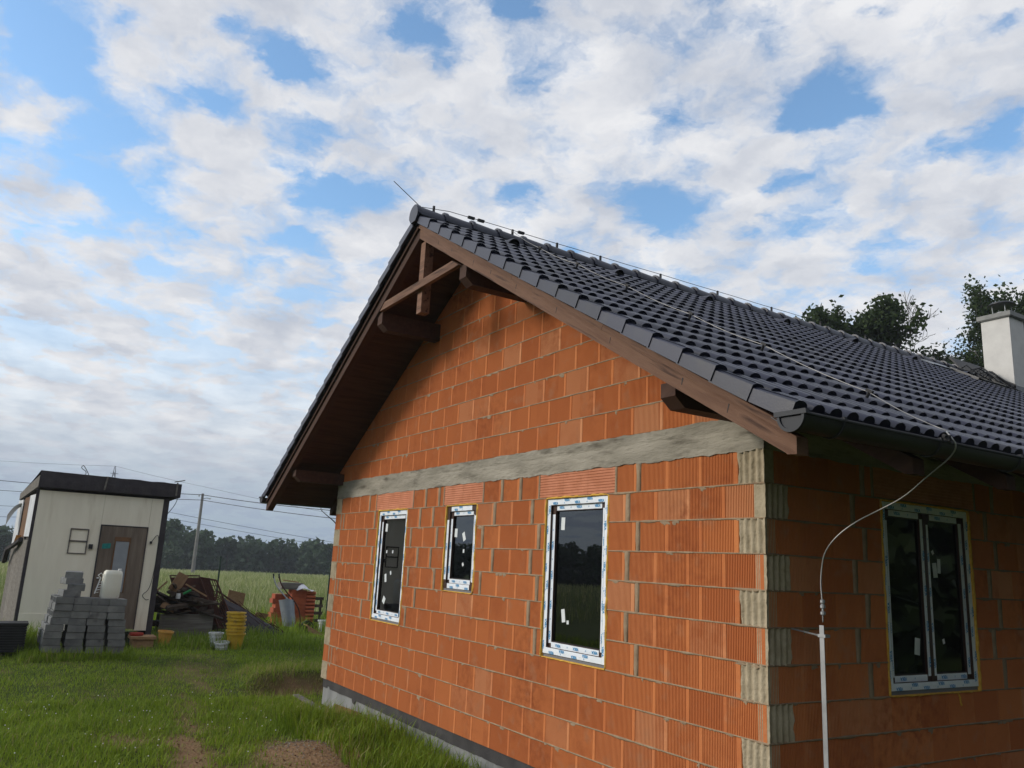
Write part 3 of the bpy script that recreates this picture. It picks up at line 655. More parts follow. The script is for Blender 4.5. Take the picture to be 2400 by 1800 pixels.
def window(parent_rot, loc, w, h, peeled=False, double=False, stickers=(), rs=1):
    rr = random.Random(rs); win = empty('window', loc); win.parent = house; win.rotation_euler = (0, 0, parent_rot); zb = 0.03
    f0 = 0.012
    def ring(name, u0, u1, z0, z1, wd, y0, y1, k):
        mb = B(k)
        for pts in ([(u0, z0), (u1, z0), (u1-wd, z0+wd), (u0+wd, z0+wd)], [(u1, z0), (u1, z1), (u1-wd, z1-wd), (u1-wd, z0+wd)], [(u1, z1), (u0, z1), (u0+wd, z1-wd), (u1-wd, z1-wd)], [(u0, z1), (u0, z0), (u0+wd, z0+wd), (u0+wd, z1-wd)]):
            mb.prism([(a, y0, b_) for a, b_ in pts], (0, y1-y0, 0))
        return mb.obj(name, win)
    ring('frame', 0, w, zb, h, FW, f0, f0+0.07, 'frame')
    ink = B('ink')
    films = []
    def film(u0, u1, z0, z1, y, d, rows):
        # strip of film with printing; d: 0 top, 1 left, 2 bottom, 3 right
        mb = B('film'); lng = (u1-u0) if d in (0, 2) else (z1-z0); n = max(3, int(lng/0.05)); P = []
        wob = 0.0015
        for i in range(n+1):
            f = i/n; e1 = wob*nz(f*lng*30, y*99+rs, d); e2 = wob*nz(f*lng*30+9, y*99+rs, d); bl = -0.0008-0.0012*abs(nz(f*lng*12, rs, d))
            if d in (0, 2): P.append([(u0+(u1-u0)*f, y-0.001, z0+e1), (u0+(u1-u0)*f, y+bl-0.001, (z0+z1)/2), (u0+(u1-u0)*f, y-0.001, z1+e2)])
            else: P.append([(u1+e1, y-0.001, z0+(z1-z0)*f), ((u0+u1)/2, y+bl-0.001, z0+(z1-z0)*f), (u0+e2, y-0.001, z0+(z1-z0)*f)])
        mb.grid([P[i][j] for j in range(3) for i in range(n+1)], n+1, 3); mb.obj('protective_film', win)
        ang = (0, R(90), R(180), R(-90))[d]; yt = y-0.0042
        thick = (z1-z0) if d in (0, 2) else (u1-u0)
        sc = min(1.0, thick/0.058)
        for r_ in range(rows):
            off = (0.26+0.48*r_) if rows > 1 else 0.5; pos = rr.uniform(0.07, 0.12)+0.16*r_; flip = rr.random()
            while pos < lng-0.045:
                if d in (0, 2): put_text(ink, u0+pos, z0+(z1-z0)*off, yt, ang, sc*(0.92 if rows > 1 else 1.05))
                else: put_text(ink, u0+(u1-u0)*off, z0+pos, yt, ang, sc*(0.92 if rows > 1 else 1.05))
                q = pos+0.15
                if q < lng-0.02 and r_ == 0:
                    if d in (0, 2): put_diamond(ink, u0+q, z0+(z1-z0)*off, yt)
                    else: put_diamond(ink, u0+(u1-u0)*off, z0+q, yt)
                pos += 0.36 if rows > 1 else 0.28
    c = 0.0 if not peeled else 0.085
    e = 0.003
    film(c+FW*0.9+e if not peeled else 0.10, w-FW*0.9-e if not peeled else w-0.13, h-FW+0.004, h-0.003, f0, 0, 2)
    film(c+FW*0.9 if not peeled else 0.10, w-FW*0.9 if not peeled else w-0.10, zb+0.003, zb+FW-0.004, f0, 2, 2)
    if not peeled:
        film(0.003, FW-0.004, zb+0.003, h-0.003, f0, 1, 2); film(w-FW+0.004, w-0.003, zb+0.003, h-0.003, f0, 3, 2)
    else:
        film(0.003, FW-0.008, zb+0.10, h-0.16, f0, 1, 1); film(w-FW+0.006, w-0.003, zb+0.09, h-0.12, f0, 3, 1)
    s0 = f0+0.022
    sash = [(FW-0.004, w-FW+0.004)] if not double else [(FW-0.004, w/2-0.006), (w/2+0.006, w-FW+0.004)]
    if double: B('frame').box(w/2-0.02, w/2+0.02, s0-0.006, s0+0.01, zb+FW, h-FW).obj('centre_strip', win)
    for si, (a, b_) in enumerate(sash):
        z0, z1 = zb+FW-0.004, h-FW+0.004
        ring('sash', a, b_, z0, z1, SW, s0, s0+0.05, 'frame')
        i0, i1, j0, j1 = a+SW, b_-SW, z0+SW, z1-SW
        ring('gasket', i0-0.004, i1+0.004, j0-0.004, j1+0.004, 0.010, s0+0.018, s0+0.03, 'rubber')
        B('glass').box(i0-0.002, i1+0.002, s0+0.022, s0+0.026, j0-0.002, j1+0.002).obj('pane', win)
        film(i0+0.02, i1-0.01, z1-SW+0.006, z1-0.004, s0, 0, 1)
        film(i0-0.005, i1-0.01, z0+0.004, z0+SW-0.006, s0, 2, 1)
        film(a+0.004 if not (double and si == 1) else a+0.010, a+SW-0.006, z0+0.04, z1-0.09, s0, 1, 1)
        film(b_-SW+0.006, b_-0.004, z0+0.04, z1-0.05, s0, 3, 1)
        for (si2, u, z, sw, sh, ang) in stickers:
            if si2 != si: continue
            cu_, sn = math.cos(R(ang)), math.sin(R(ang)); pu = i0+(i1-i0)*u; pz = j0+(j1-j0)*z
            mb = B('paper'); mb.obox((pu, s0+0.0212, pz), (sw*cu_, 0, sw*sn), (0, 0.0008, 0), (-sh*sn, 0, sh*cu_)); mb.obj('sticker', win)
    tag(ink.obj('film_lettering', win), kind='stuff')
    B('sill').box(0.006, w-0.006, f0+0.006, f0+0.06, 0.0, zb-0.002).box(0.02, 0.05, f0+0.002, f0+0.03, -0.012, 0.0).box(w-0.05, w-0.02, f0+0.002, f0+0.03, -0.012, 0.0).obj('sill_profile', win)
    # squeezed-out assembly foam all round
    mb = B('foam'); ring_pts = []
    for i in range(int(w/0.02)): ring_pts.append((0.02*i, h+0.004, 0, 1))
    for i in range(int(h/0.02)): ring_pts.append((w+0.003, h-0.02*i, 1, 0))
    for i in range(int(w/0.02)): ring_pts.append((w-0.02*i, -0.002, 0, -1))
    for i in range(int(h/0.02)): ring_pts.append((-0.003, 0.02*i, -1, 0))
    P = []
    for i, (u, z, a, b_) in enumerate(ring_pts+ring_pts[:1]):
        g_ = 0.007+0.010*max(0, nz(u*4+rs, z*4, 1)+0.3)+0.014*max(0, nz(u*17, z*17, rs))
        if b_ == -1: g_ *= 0.5
        o_ = -0.003-0.010*max(0, nz(u*9, z*9, 3+rs)+0.35)
        P.append([(u-a*0.006, o_+0.03, z-b_*0.006), (u-a*0.003, o_, z-b_*0.003), (u+a*g_*0.6, o_-0.004, z+b_*g_*0.6), (u+a*g_*1.3, o_+0.012, z+b_*g_*1.3)])
    mb.grid([P[i][j] for j in (3, 2, 1, 0) for i in range(len(P))], len(P), 4); mb.obj('foam_seal', win, smooth=True)
    return win
w3 = window(0, (-2.742, 0, 1.003), 0.969, 1.488, stickers=[(0, 0.13, 0.90, 0.06, 0.12, -2), (0, 0.20, 0.20, 0.055, 0.12, 10), (0, 0.30, 0.155, 0.035, 0.035, 5)], rs=1)
w2 = window(0, (-4.885, 0, 1.503), 0.735, 0.988, peeled=True, stickers=[(0, 0.10, 0.73, 0.065, 0.10, -2), (0, 0.50, 0.67, 0.06, 0.10, 25), (0, 0.52, 0.44, 0.035, 0.04, 0), (0, 0.52, 0.23, 0.035, 0.04, 35)], rs=2)
w1 = window(0, (-6.980, 0, 1.003), 0.962, 1.488, stickers=[(0, 0.09, 0.91, 0.07, 0.11, -4), (0, 0.18, 0.64, 0.035, 0.04, 0), (0, 0.46, 0.64, 0.035, 0.04, 0), (0, 0.44, 0.41, 0.04, 0.05, 20), (0, 0.22, 0.35, 0.06, 0.11, 12), (0, 0.22, 0.11, 0.08, 0.09, -30)], rs=3)
wR = window(R(90), (0, 1.353, 1.003), 1.236, 1.480, double=True, stickers=[(0, 0.80, 0.17, 0.07, 0.13, -8), (1, 0.22, 0.67, 0.06, 0.12, 5), (1, 0.36, 0.70, 0.045, 0.12, -3), (1, 0.18, 0.79, 0.03, 0.035, 30), (1, 0.36, 0.20, 0.03, 0.04, 15)], rs=4)
tag(w2, label='small window with film peeled back from its brown frame corners')
# foam drips
B('foam').tube([(2.25, -0.004, 0.995), (2.27, -0.006, 0.96), (2.275, -0.006, 0.92), (2.285, -0.006, 0.90)], [0.006, 0.008, 0.007, 0.009], 6).obj('foam_drip', side)

# ================================================================== ROOF
EH = 5.36; YF = -0.865; YB = HL+0.7
def slope(sgn): return Vector((sgn*C30, 0, -S30)), Vector((sgn*S30, 0, C30))
roof = None
mb = B('timber_dark')
for sgn in (1, -1):
    d, n = slope(sgn); a = Vector((XC, YF+0.02, 5.722)); L = (EH-0.06)/C30
    # boards running along the eaves, laid side by side with open joints
    k = int(L/0.145)
    for i in range(k):
        s0, s1 = L*i/k, L*(i+1)/k-0.004
        p0, p1 = a+d*s0, a+d*s1
        mb.prism([p0, p1, p1+n*0.024, p0+n*0.024], (0, YB-YF-0.04, 0))
    mb.prism([a+n*0.026, a+d*L+n*0.026, a+d*L+n*0.034, a+n*0.034], (0, YB-YF-0.04, 0))
roof = mb.obj('roof', house)
# ---- rafters, verge boards, purlins, collar, king post
def rafter(sgn, y0, y1, k, name='rafter', zt=5.715, zb=5.585, tail=EH):
    pts = [(XC, zt), (XC+sgn*tail, zt-T30*tail), (XC+sgn*tail, zb-T30*tail+0.03), (XC+sgn*(tail-0.07), zb-T30*(tail-0.07)-0.005), (XC+sgn*(tail-0.07), zb-T30*(tail-0.07)), (XC, zb)]
    mb = B(k).prism([(a, y0, b_) for a, b_ in pts], (0, y1-y0, 0)); return mb.obj(name, house)
M['timber_left'] = mat('shade_darkened_timber', (0.050, 0.023, 0.015), (0.072, 0.034, 0.021), 3.0, 0.8, 0.3, 25, roty=R(30), stretch=(0.6, 6, 7))  # darker copy of the rafter timber: its shaded look is put into the colour
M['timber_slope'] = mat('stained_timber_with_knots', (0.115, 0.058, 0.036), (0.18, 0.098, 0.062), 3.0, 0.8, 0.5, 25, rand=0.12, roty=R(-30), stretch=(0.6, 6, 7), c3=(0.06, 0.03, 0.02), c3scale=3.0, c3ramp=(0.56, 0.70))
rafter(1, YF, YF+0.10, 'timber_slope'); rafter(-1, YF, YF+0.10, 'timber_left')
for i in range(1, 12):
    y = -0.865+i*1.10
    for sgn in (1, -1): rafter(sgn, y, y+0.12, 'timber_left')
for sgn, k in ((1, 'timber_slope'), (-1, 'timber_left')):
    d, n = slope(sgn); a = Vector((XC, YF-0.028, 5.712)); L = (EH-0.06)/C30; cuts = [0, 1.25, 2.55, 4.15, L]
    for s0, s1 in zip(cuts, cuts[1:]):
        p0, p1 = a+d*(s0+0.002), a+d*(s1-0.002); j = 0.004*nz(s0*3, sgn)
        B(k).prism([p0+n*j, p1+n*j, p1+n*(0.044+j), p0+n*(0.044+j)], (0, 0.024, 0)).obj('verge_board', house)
    # splits and knots cut into the barge rafter face
    if sgn == 1:
        mb = B('rubber')
        for s_, w_ in ((0.62, 0.010), (1.02, 0.012), (1.62, 0.010), (2.05, 0.014), (2.62, 0.012), (3.40, 0.010), (4.25, 0.008), (5.15, 0.018), (5.62, 0.012)):
            p = Vector((XC, YF-0.0015, 5.70))+d*s_+n*(-0.012)
            q = p-n*(0.035+0.05*abs(nz(s_, 3)))+d*0.012
            mb.prism([p-d*w_*0.3, p+d*w_*0.4, q+d*w_*0.2, q-d*w_*0.1], (0, 0.003, 0))
        tag(mb.obj('timber_cracks', house), kind='stuff')
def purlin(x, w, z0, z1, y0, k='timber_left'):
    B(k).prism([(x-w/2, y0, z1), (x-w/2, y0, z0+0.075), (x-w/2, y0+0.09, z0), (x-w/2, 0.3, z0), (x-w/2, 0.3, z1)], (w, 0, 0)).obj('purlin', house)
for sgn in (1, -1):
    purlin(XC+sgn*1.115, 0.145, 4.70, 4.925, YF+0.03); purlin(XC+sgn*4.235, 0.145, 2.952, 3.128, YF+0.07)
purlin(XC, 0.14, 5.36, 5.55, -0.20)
cl = 1.02
B('timber').prism([(XC-cl-0.02, YF-0.012, 4.925), (XC+cl+0.06, YF-0.012, 4.925), (XC+cl-0.10, YF-0.012, 5.018), (XC-cl+0.12, YF-0.012, 5.018)], (0, 0.05, 0)).obj('collar_beam', house)
B('timber').box(XC-0.035, XC+0.085, YF+0.045, YF+0.155, 4.655, 5.54).obj('king_post', house)
# ---- tiles
PIT = 0.154; EXPO = 0.339; SE = 6.188; ROWS = 18
def prof(dd):
    dd = abs(dd); return 0.043*math.sqrt(max(0, 1-(dd/0.056)**2)) if dd < 0.056 else 0.0
DS = (-0.077, -0.056, -0.046, -0.026, 0.0, 0.026, 0.046, 0.056)
xs_ = [d_ for d_ in DS]+[PIT+d_ for d_ in DS]+[PIT+0.0765]
def tile_geo(x0=None, flap=False):
    mb = B('tile'); X = xs_ if x0 is None else [x for x in xs_ if x > x0]
    if x0 is not None: X = [x0]+X
    hs = [prof(x if x < 0.077 else x-PIT) if not (flap and x <= 0.0) else prof(0) for x in X]
    n = len(X); P = []
    for yy, base in ((0.0, 0.100), (0.02, 0.1015), (0.40, 0.066)): P += [(x, yy, base+h+(0.003 if i == 0 and not flap else 0)) for i, (x, h) in enumerate(zip(X, hs))]
    mb.grid(P, n, 3)
    b0 = len(mb.v); mb.v += [(x, 0.006, 0.068+0.22*h) for x, h in zip(X, hs)]
    for i in range(n-1): mb.f.append((b0+i, b0+i+1, i+1, i)); mb.m.append(0)
    if flap:
        f0, f1 = -0.056, -0.047; th = 0.028; yl = 0.362
        for a0, a1, z0, z1 in ((0, 0, 0, 0),):
            p = [(f0, 0, 0.024), (f0+th, 0, 0.024), (f1+th, yl, 0.016), (f1, yl, 0.016), (f0, 0, 0.128), (f0+th, 0, 0.1425), (f1+th, yl, 0.111), (f1, yl, 0.098)]
            mb.quadbox(p)
    return mb
tile_me = tile_geo().mesh('tile', smooth=True); tile_me.set_sharp_from_angle(angle=R(50))
verge_me = tile_geo(-0.028, True).mesh('verge_tile', smooth=True); verge_me.set_sharp_from_angle(angle=R(32))
tf_ = tile_geo(); tg = ([tuple(v) for v in tf_.v], list(tf_.f))
vg_ = tile_geo(-0.028, True); vg = ([tuple(v) for v in vg_.v], list(vg_.f))
Y0T = -0.895
def tmat(sgn, s_, y, j=0.0):
    d, n = slope(sgn); o = Vector((XC, y, 5.757))+d*s_+n*j
    ux = Vector((0, sgn, 0)); uy = -d
    return Matrix(((ux.x, uy.x, n.x, o.x), (ux.y, uy.y, n.y, o.y), (ux.z, uy.z, n.z, o.z), (0, 0, 0, 1)))
NC = int((YB-Y0T)/(2*PIT))+1
allt = []
for k in range(ROWS+1):
    s_ = SE-EXPO*k
    if s_ < 0.12: break
    for j in range(NC):
        y = Y0T+2*PIT*j; p = Vector((XC+C30*s_, y, 5.8-S30*s_)); allt.append(((p-CAMP).length, k, j, s_, y))
allt.sort(); restR = B('tile')
CHX = (-4.15, -3.52, 10.9, 11.6)
for i, (dist, k, j, s_, y) in enumerate(allt):
    mw = tmat(1, s_, y, 0.0025*nz(k*1.7, j*1.3)+(0.022 if k == 0 else 0)) @ Matrix.Rotation(R(-2.5) if k == 0 else 0, 4, 'X') @ Matrix.Rotation(0.006*nz(k*2.1, j*2.7, 4), 4, 'Z') @ Matrix.Diagonal((1, min(1.0, (s_-0.02)/0.40), 1, 1))
    if i < 300:
        o = place('verge_tile' if j == 0 else 'tile', verge_me if j == 0 else tile_me, roof); o.matrix_local = mw
    else:
        vs, fs = vg if j == 0 else tg; b0 = len(restR.v); restR.v += [tuple(mw @ Vector(v)) for v in vs]
        restR.f += [tuple(b0+q for q in f) for f in fs]; restR.m += [0]*len(fs)
tag(smooth_auto(restR.obj('far_tiles', roof), 50), kind='stuff')
# the other slope: verge tiles seen edge-on from below, the rest joined
restL = B('tile'); vgL = B('tile')
P = [(-0.028, 0, 0.129), (0.10, 0, 0.1), (0.10, 0.4, 0.075), (-0.028, 0.4, 0.105)]
def vleft():
    mb = B('tile'); f0, f1 = 0.056, 0.047; th = -0.028; yl = 0.362
    mb.quadbox([(f0, 0, 0.024), (f0+th, 0, 0.024), (f1+th, yl, 0.016), (f1, yl, 0.016), (f0, 0, 0.116), (f0+th, 0, 0.129), (f1+th, yl, 0.108), (f1, yl, 0.096)])
    X = [-0.077, -0.056, -0.03, 0.0, 0.028]; hs = [prof(x) if x < 0 else prof(0) for x in X]; P = []
    for yy, base in ((0.0, 0.086), (0.40, 0.062)): P += [(x, yy, base+h) for x, h in zip(X, hs)]
    mb.grid(P, 5, 2); return mb
vl_me = vleft().mesh('verge_tile')
for k in range(ROWS+1):
    s_ = SE-EXPO*k
    if s_ < 0.12: break
    o = place('verge_tile', vl_me, roof); o.matrix_local = tmat(-1, s_, Y0T, 0.002*nz(k*1.9, 3)) @ Matrix.Diagonal((1, min(1.0, (s_-0.02)/0.40), 1, 1))
    for j in range(1, NC):
        mw = tmat(-1, s_, Y0T+2*PIT*j-PIT*0.0) @ Matrix.Diagonal((1, min(1.0, (s_-0.02)/0.40), 1, 1))
        vs, fs = tg; b0 = len(restL.v); restL.v += [tuple(mw @ Vector(v)) for v in vs]; restL.f += [tuple(b0+q for q in f) for f in fs]; restL.m += [0]*len(fs)
tag(smooth_auto(restL.obj('hidden_slope_tiles', roof), 50), kind='stuff')
# ridge tiles
def ridge_me():
    mb = B('tile'); n = 11; P = []
    for yy, r_, dz in ((0, 0.128, 0.006), (0.045, 0.128, 0.006), (0.05, 0.119, 0.0), (0.42, 0.108, -0.012)):
        for i in range(n):
            a = R(-8)+R(196)*i/(n-1); rr_ = r_*(1.0-0.10*math.cos(2*a)); P.append((rr_*math.cos(a), yy, 0.9*rr_*math.sin(a)+dz))
    mb.grid(P, n, 4); b0 = len(mb.v)
    mb.v += [(p[0]*0.84, 0.0, p[2]*0.84-0.002) for p in P[:n]]
    for i in range(n-1): mb.f.append((i, i+1, b0+i+1, b0+i)); mb.m.append(0)
    return mb.mesh('ridge_tile', smooth=True)
rme = ridge_me(); rme.set_sharp_from_angle(angle=R(35))
y = -0.965; i = 0
while y < YB-0.2:
    place('ridge_tile', rme, roof, (XC, y, 5.858+0.004*nz(y*2, 1)), (0, 0, 0.008*nz(y, 2))); y += 0.378; i += 1
B('tile').prism([(XC+0.118*math.cos(R(a))*1.0, -0.972, 5.862+0.118*math.sin(R(a))) for a in range(-20, 201, 20)]+[(XC-0.06, -0.972, 5.765), (XC+0.06, -0.972, 5.765)], (0, 0.03, 0)).obj('ridge_end_cap', roof)
mb = B('metal_dark')      # ridge roll that closes the gap under the ridge tiles
for sgn in (1, -1):
    d, n = slope(sgn); a = Vector((XC, -0.9, 5.90)); mb.prism([a, a+d*0.26-n*0.035, a+d*0.26-n*0.045, a-n*0.02], (0, YB+0.85, 0))
mb.obj('ridge_roll', roof)
# hooded vent tiles below the ridge
for i in range(7):
    yv = 0.09+1.61*i; mb = B('tile'); P = []; n = 9
    for (yy, hh, ww) in ((0.0, 0.115, 0.085), (0.04, 0.11, 0.085), (0.16, 0.06, 0.075), (0.30, 0.01, 0.06)):
        for q in range(n): a = math.pi*q/(n-1); P.append((ww*math.cos(a), yy, 0.085+hh*math.sin(a)**0.8 if 0 < q < n-1 else 0.08))
    mb.grid(P, n, 4); o = mb.obj('vent_tile', roof, smooth=True); o.matrix_local = tmat(1, 0.62, yv)
    b2 = B('rubber').prism([(0.07*math.cos(math.pi*q/8), 0.006, 0.083+0.092*math.sin(math.pi*q/8)) for q in range(9)], (0, 0.004, 0)); o2 = b2.obj('vent_tile', roof); o2.matrix_local = tmat(1, 0.62, yv)
# ---- gutter
gt = B('metal_dark'); n = 12; P = []; GX, GZ, GR = 1.025, 2.728, 0.088
for yy in (-0.95, YB):
    for i in range(n): a = R(180)+R(180)*i/(n-1); P.append((GX+GR*math.cos(a), yy, GZ+GR*math.sin(a)))
gt.grid(P, n, 2); gt.grid([(p[0]*1+ (GX-p[0])*0.04, p[1], p[2]+(GZ-p[2])*0.04) for p in P], n, 2)
gut = gt.obj('gutter', house, smooth=True)
B('metal_mid').tube([(GX+GR, -0.95, GZ), (GX+GR, YB, GZ)], 0.010, 8).obj('gutter_bead', gut, smooth=True)
mb = B('metal_mid').prism([(GX+(GR-0.015)*math.cos(R(a)), -0.957, GZ-0.012+(GR-0.015)*math.sin(R(a))) for a in range(180, 361, 15)], (0, 0.006, 0))
mb.prism([(GX-GR-0.022, -0.972, GZ-0.006), (GX+GR+0.022, -0.972, GZ-0.006), (GX+GR+0.018, -0.972, GZ+0.022), (GX-GR-0.022, -0.972, GZ+0.022)], (0, 0.03, 0))
for i in range(12):
    a0, a1 = R(180+15*i), R(195+15*i); ro, ri = GR+0.006, GR-0.012
    mb.prism([(GX+ro*math.cos(a0), -0.968, GZ-0.006+ro*math.sin(a0)), (GX+ro*math.cos(a1), -0.968, GZ-0.006+ro*math.sin(a1)), (GX+ri*math.cos(a1), -0.968, GZ-0.006+ri*math.sin(a1)), (GX+ri*math.cos(a0), -0.968, GZ-0.006+ri*math.sin(a0))], (0, 0.02, 0))
mb.obj('gutter_end_cap', gut)
for i in range(14):
    yb = -0.62+0.95*i; B('metal_dark').tube([(GX+GR*1.06*math.cos(R(a)), yb, GZ+GR*1.06*math.sin(R(a))) for a in range(180, 366, 20)], 0.006, 5).box(GX+GR-0.014, GX+GR+0.014, yb-0.012, yb+0.012, GZ-0.004, GZ+0.018).obj('gutter_bracket', gut)
mb = B('metal_dark'); P = []
GLX = 2*XC-GX
for yy in (-0.95, YB):
    for i in range(n): a = R(180)+R(180)*i/(n-1); P.append((GLX+GR*math.cos(a), yy, GZ+GR*math.sin(a)))
mb.grid(P, n, 2); mb.prism([(GLX+GR*math.cos(R(a)), -0.953, GZ+GR*math.sin(R(a))) for a in range(180, 361, 20)], (0, 0.006, 0)); mb.box(GLX-GR-0.02, GLX+GR+0.02, -0.965, -0.94, GZ-0.004, GZ+0.02)
mb.obj('gutter', house, smooth=False)
# drip flashing into the gutter
d, n_ = slope(1); a = Vector((XC, -0.9, 5.757))+d*6.02
B('metal_dark').prism([a, a+d*0.16-n_*0.01, a+d*0.16-n_*0.014, a-n_*0.004], (0, YB+0.85, 0)).obj('eaves_flashing', house)

# ---- chimney
ch = empty('chimney', (-3.85, 11.25, 5.4)); ch.parent = house
B('stucco').box(-0.262, 0.262, -0.26, 0.26, -0.3, 1.50).obj('shaft', ch)
B('capstone').box(-0.315, 0.315, -0.312, 0.312, 1.50, 1.585).box(-0.30, 0.30, -0.297, 0.297, 1.485, 1.4995).obj('cap', ch)
mb = B('metal_dark').lathe([(0.255, 0.0), (0.20, 0.045), (0.10, 0.075), (0.01, 0.082)], 20, (0.02, 0, 1.80)).lathe([(0.24, -0.003), (0.255, 0.0)], 20, (0.02, 0, 1.80))
mb.obj('cowl', ch, smooth=True)
mb = B('galv')
for q in (45, 135, 225, 315): mb.tube([(0.02+0.16*math.cos(R(q)), 0.16*math.sin(R(q)), 1.58), (0.02+0.17*math.cos(R(q)), 0.17*math.sin(R(q)), 1.82)], 0.009, 6)
mb.lathe([(0.11, 1.585), (0.11, 1.66)], 16, (0.02, 0, 0)); mb.obj('cowl_legs', ch)
mb = B('metal_dark')
def rz_(x): return 5.757+0.10-T30*(x-XC)-5.4
for y0, y1 in ((-0.285, -0.262), (0.262, 0.285)):
    xa, xb = -3.85-0.29, -3.85+0.29
    mb.prism([(-0.29, y0, rz_(xa)-0.05), (0.29, y0, rz_(xb)-0.05), (0.29, y0, rz_(xb)+0.17), (-0.29, y0, rz_(xa)+0.17)], (0, y1-y0, 0))
mb.box(0.264, 0.288, -0.285, 0.285, rz_(-3.55)-0.12, rz_(-3.55)+0.16); mb.obj('flashing', ch)
# ---- roof hatch near the ridge, lid thrown open, with cables lying over it
ht = empty('roof_hatch'); ht.parent = house
def rp(s_, y, h): d, n = slope(1); return Vector((XC, y, 5.757))+d*s_+n*h
mb = B('metal_dark')
for (s0, s1, y0, y1) in ((0.28, 0.34, 9.6, 10.5), (0.92, 0.98, 9.6, 10.5), (0.28, 0.98, 9.6, 9.66), (0.28, 0.98, 10.44, 10.5)):
    mb.prism([rp(s0, y0, 0.06), rp(s1, y0, 0.06), rp(s1, y0, 0.17), rp(s0, y0, 0.17)], (0, y1-y0, 0))
mb.obj('frame', ht)
B('grey_panel').prism([rp(0.15, 9.0, 0.135), rp(0.42, 9.0, 0.135), rp(0.42, 9.0, 0.15), rp(0.15, 9.0, 0.15)], (0, 1.0, 0)).obj('cover_sheet', ht)
p = [rp(0.28, 10.0, 0.19), rp(0.32, 10.0, 0.19), rp(0.02, 10.0, 0.32), rp(-0.02, 10.0, 0.30)]
B('black_pl').prism(p, (0, 1.0, 0)).obj('lid', ht)
mb = B('black_pl'); rr = random.Random(4)
for i in range(9):
    y = 10.1+0.1*i; mb.tube([rp(0.15+0.3*rr.random(), y, 0.16), rp(0.35, y+rr.uniform(-.1, .25), 0.24+0.1*rr.random()), rp(0.55+0.3*rr.random(), y+rr.uniform(0, .3), 0.20), rp(0.75+0.2*rr.random(), y+rr.uniform(.1, .4), 0.13)], 0.012, 5)
mb.obj('cable_tangle', ht)

# ---- lightning protection
lc = empty('lightning_conductor'); lc.parent = house
def wire(pts, r_, name, k='wire', n=6): return B(k).tube(pts, r_, n).obj(name, lc, smooth=True)
wire([(XC, -1.255, 6.208), (XC, -0.887, 5.985)], 0.0045, 'air_rod', 'clip')
rw = [(XC, -0.887, 5.985)]+[(XC, -0.5+0.7*i, 6.035+0.004*(i % 2)) for i in range(19)]
wire(rw, 0.0042, 'ridge_wire', 'clip')
for yy in (-0.71, 0.42, 1.12, 1.85, 2.95, 4.1, 5.3, 6.5, 7.7, 8.9):
    B('clip').box(XC-0.012, XC+0.012, yy-0.012, yy+0.012, 5.965, 6.045).obj('wire_clip', lc)
for yy in (-0.19, -0.05, 0.55): B('clip').box(XC-0.016, XC+0.016, yy-0.045, yy+0.045, 6.022, 6.052).obj('wire_clamp', lc)
sp = [(-0.45, 0.41), (0.63, 0.44), (1.36, 0.55), (2.37, 0.56), (3.41, 0.585), (4.26, 0.72), (5.40, 0.70), (6.20, 0.50)]
pts = [Vector((XC, 0.41, 6.03))]
for s_, y in sp[1:]: pts.append(rp(s_, y, 0.175))
pts2 = []
for a, b_ in zip(pts, pts[1:]):
    for q in range(5):
        f = q/5; p = a.lerp(b_, f); p.z -= 0.02*math.sin(math.pi*f); pts2.append(p)
pts2.append(pts[-1])
wire(pts2, 0.0034, 'slope_wire')
for s_, y in sp[1:-1]:
    p = rp(s_, y, 0.10); q = rp(s_, y, 0.185); B('clip').tube([p, q], 0.012, 6).obox(q, (0.05, 0, -0.03), (0, 0.022, 0), (0.01, 0, 0.018)).obj('wire_clip', lc)
dw = [pts[-1], (1.10, 0.42, 2.80), (1.15, 0.384, 2.758), (1.17, 0.416, 2.702), (1.1, 0.457, 2.637), (0.95, 0.431, 2.523), (0.8, 0.415, 2.398), (0.62, 0.40, 2.316), (0.5, 0.307, 2.233), (0.38, 0.262, 2.135), (0.28, 0.266, 2.03), (0.243, 0.28, 1.93), (0.235, 0.272, 1.82), (0.25, 0.262, 1.72), (0.252, 0.262, 1.56)]
def smooth_path(P, it=2):
    P = [Vector(p) for p in P]
    for _ in range(it):
        Q = [P[0]]
        for a, b_ in zip(P, P[1:]): Q += [a.lerp(b_, 0.25), a.lerp(b_, 0.75)]
        P = Q+[P[-1]]
    return P
wire(smooth_path(dw), 0.005, 'down_wire')
B('clip').box(1.105, 1.15, 0.365, 0.395, 2.725, 2.765).tube([(1.13, 0.34, 2.76), (1.13, 0.43, 2.76)], 0.012, 6).obj('gutter_clamp', lc)
mb = B('galv')
mb.lathe([(0.007, 1.605), (0.017, 1.612), (0.017, 1.628), (0.007, 1.635), (0.007, 1.65), (0.017, 1.655), (0.017, 1.672), (0.010, 1.68), (0.016, 1.69), (0.016, 1.706), (0.007, 1.712)], 10, (0.252, 0.264, 0))
mb.obj('test_joint', lc)
B('galv').prism([(0.235, 0.243, -0.6), (0.270, 0.243, -0.6), (0.270, 0.248, -0.6), (0.240, 0.248, -0.6), (0.240, 0.280, -0.6), (0.235, 0.280, -0.6)], (0, 0, 2.14)).obj('angle_guard', lc)
B('galv').tube([(0.0, 0.247, 1.497), (0.235, 0.255, 1.47)], 0.006, 6).box(0.225, 0.285, 0.236, 0.288, 1.462, 1.482).obj('guard_bracket', lc)

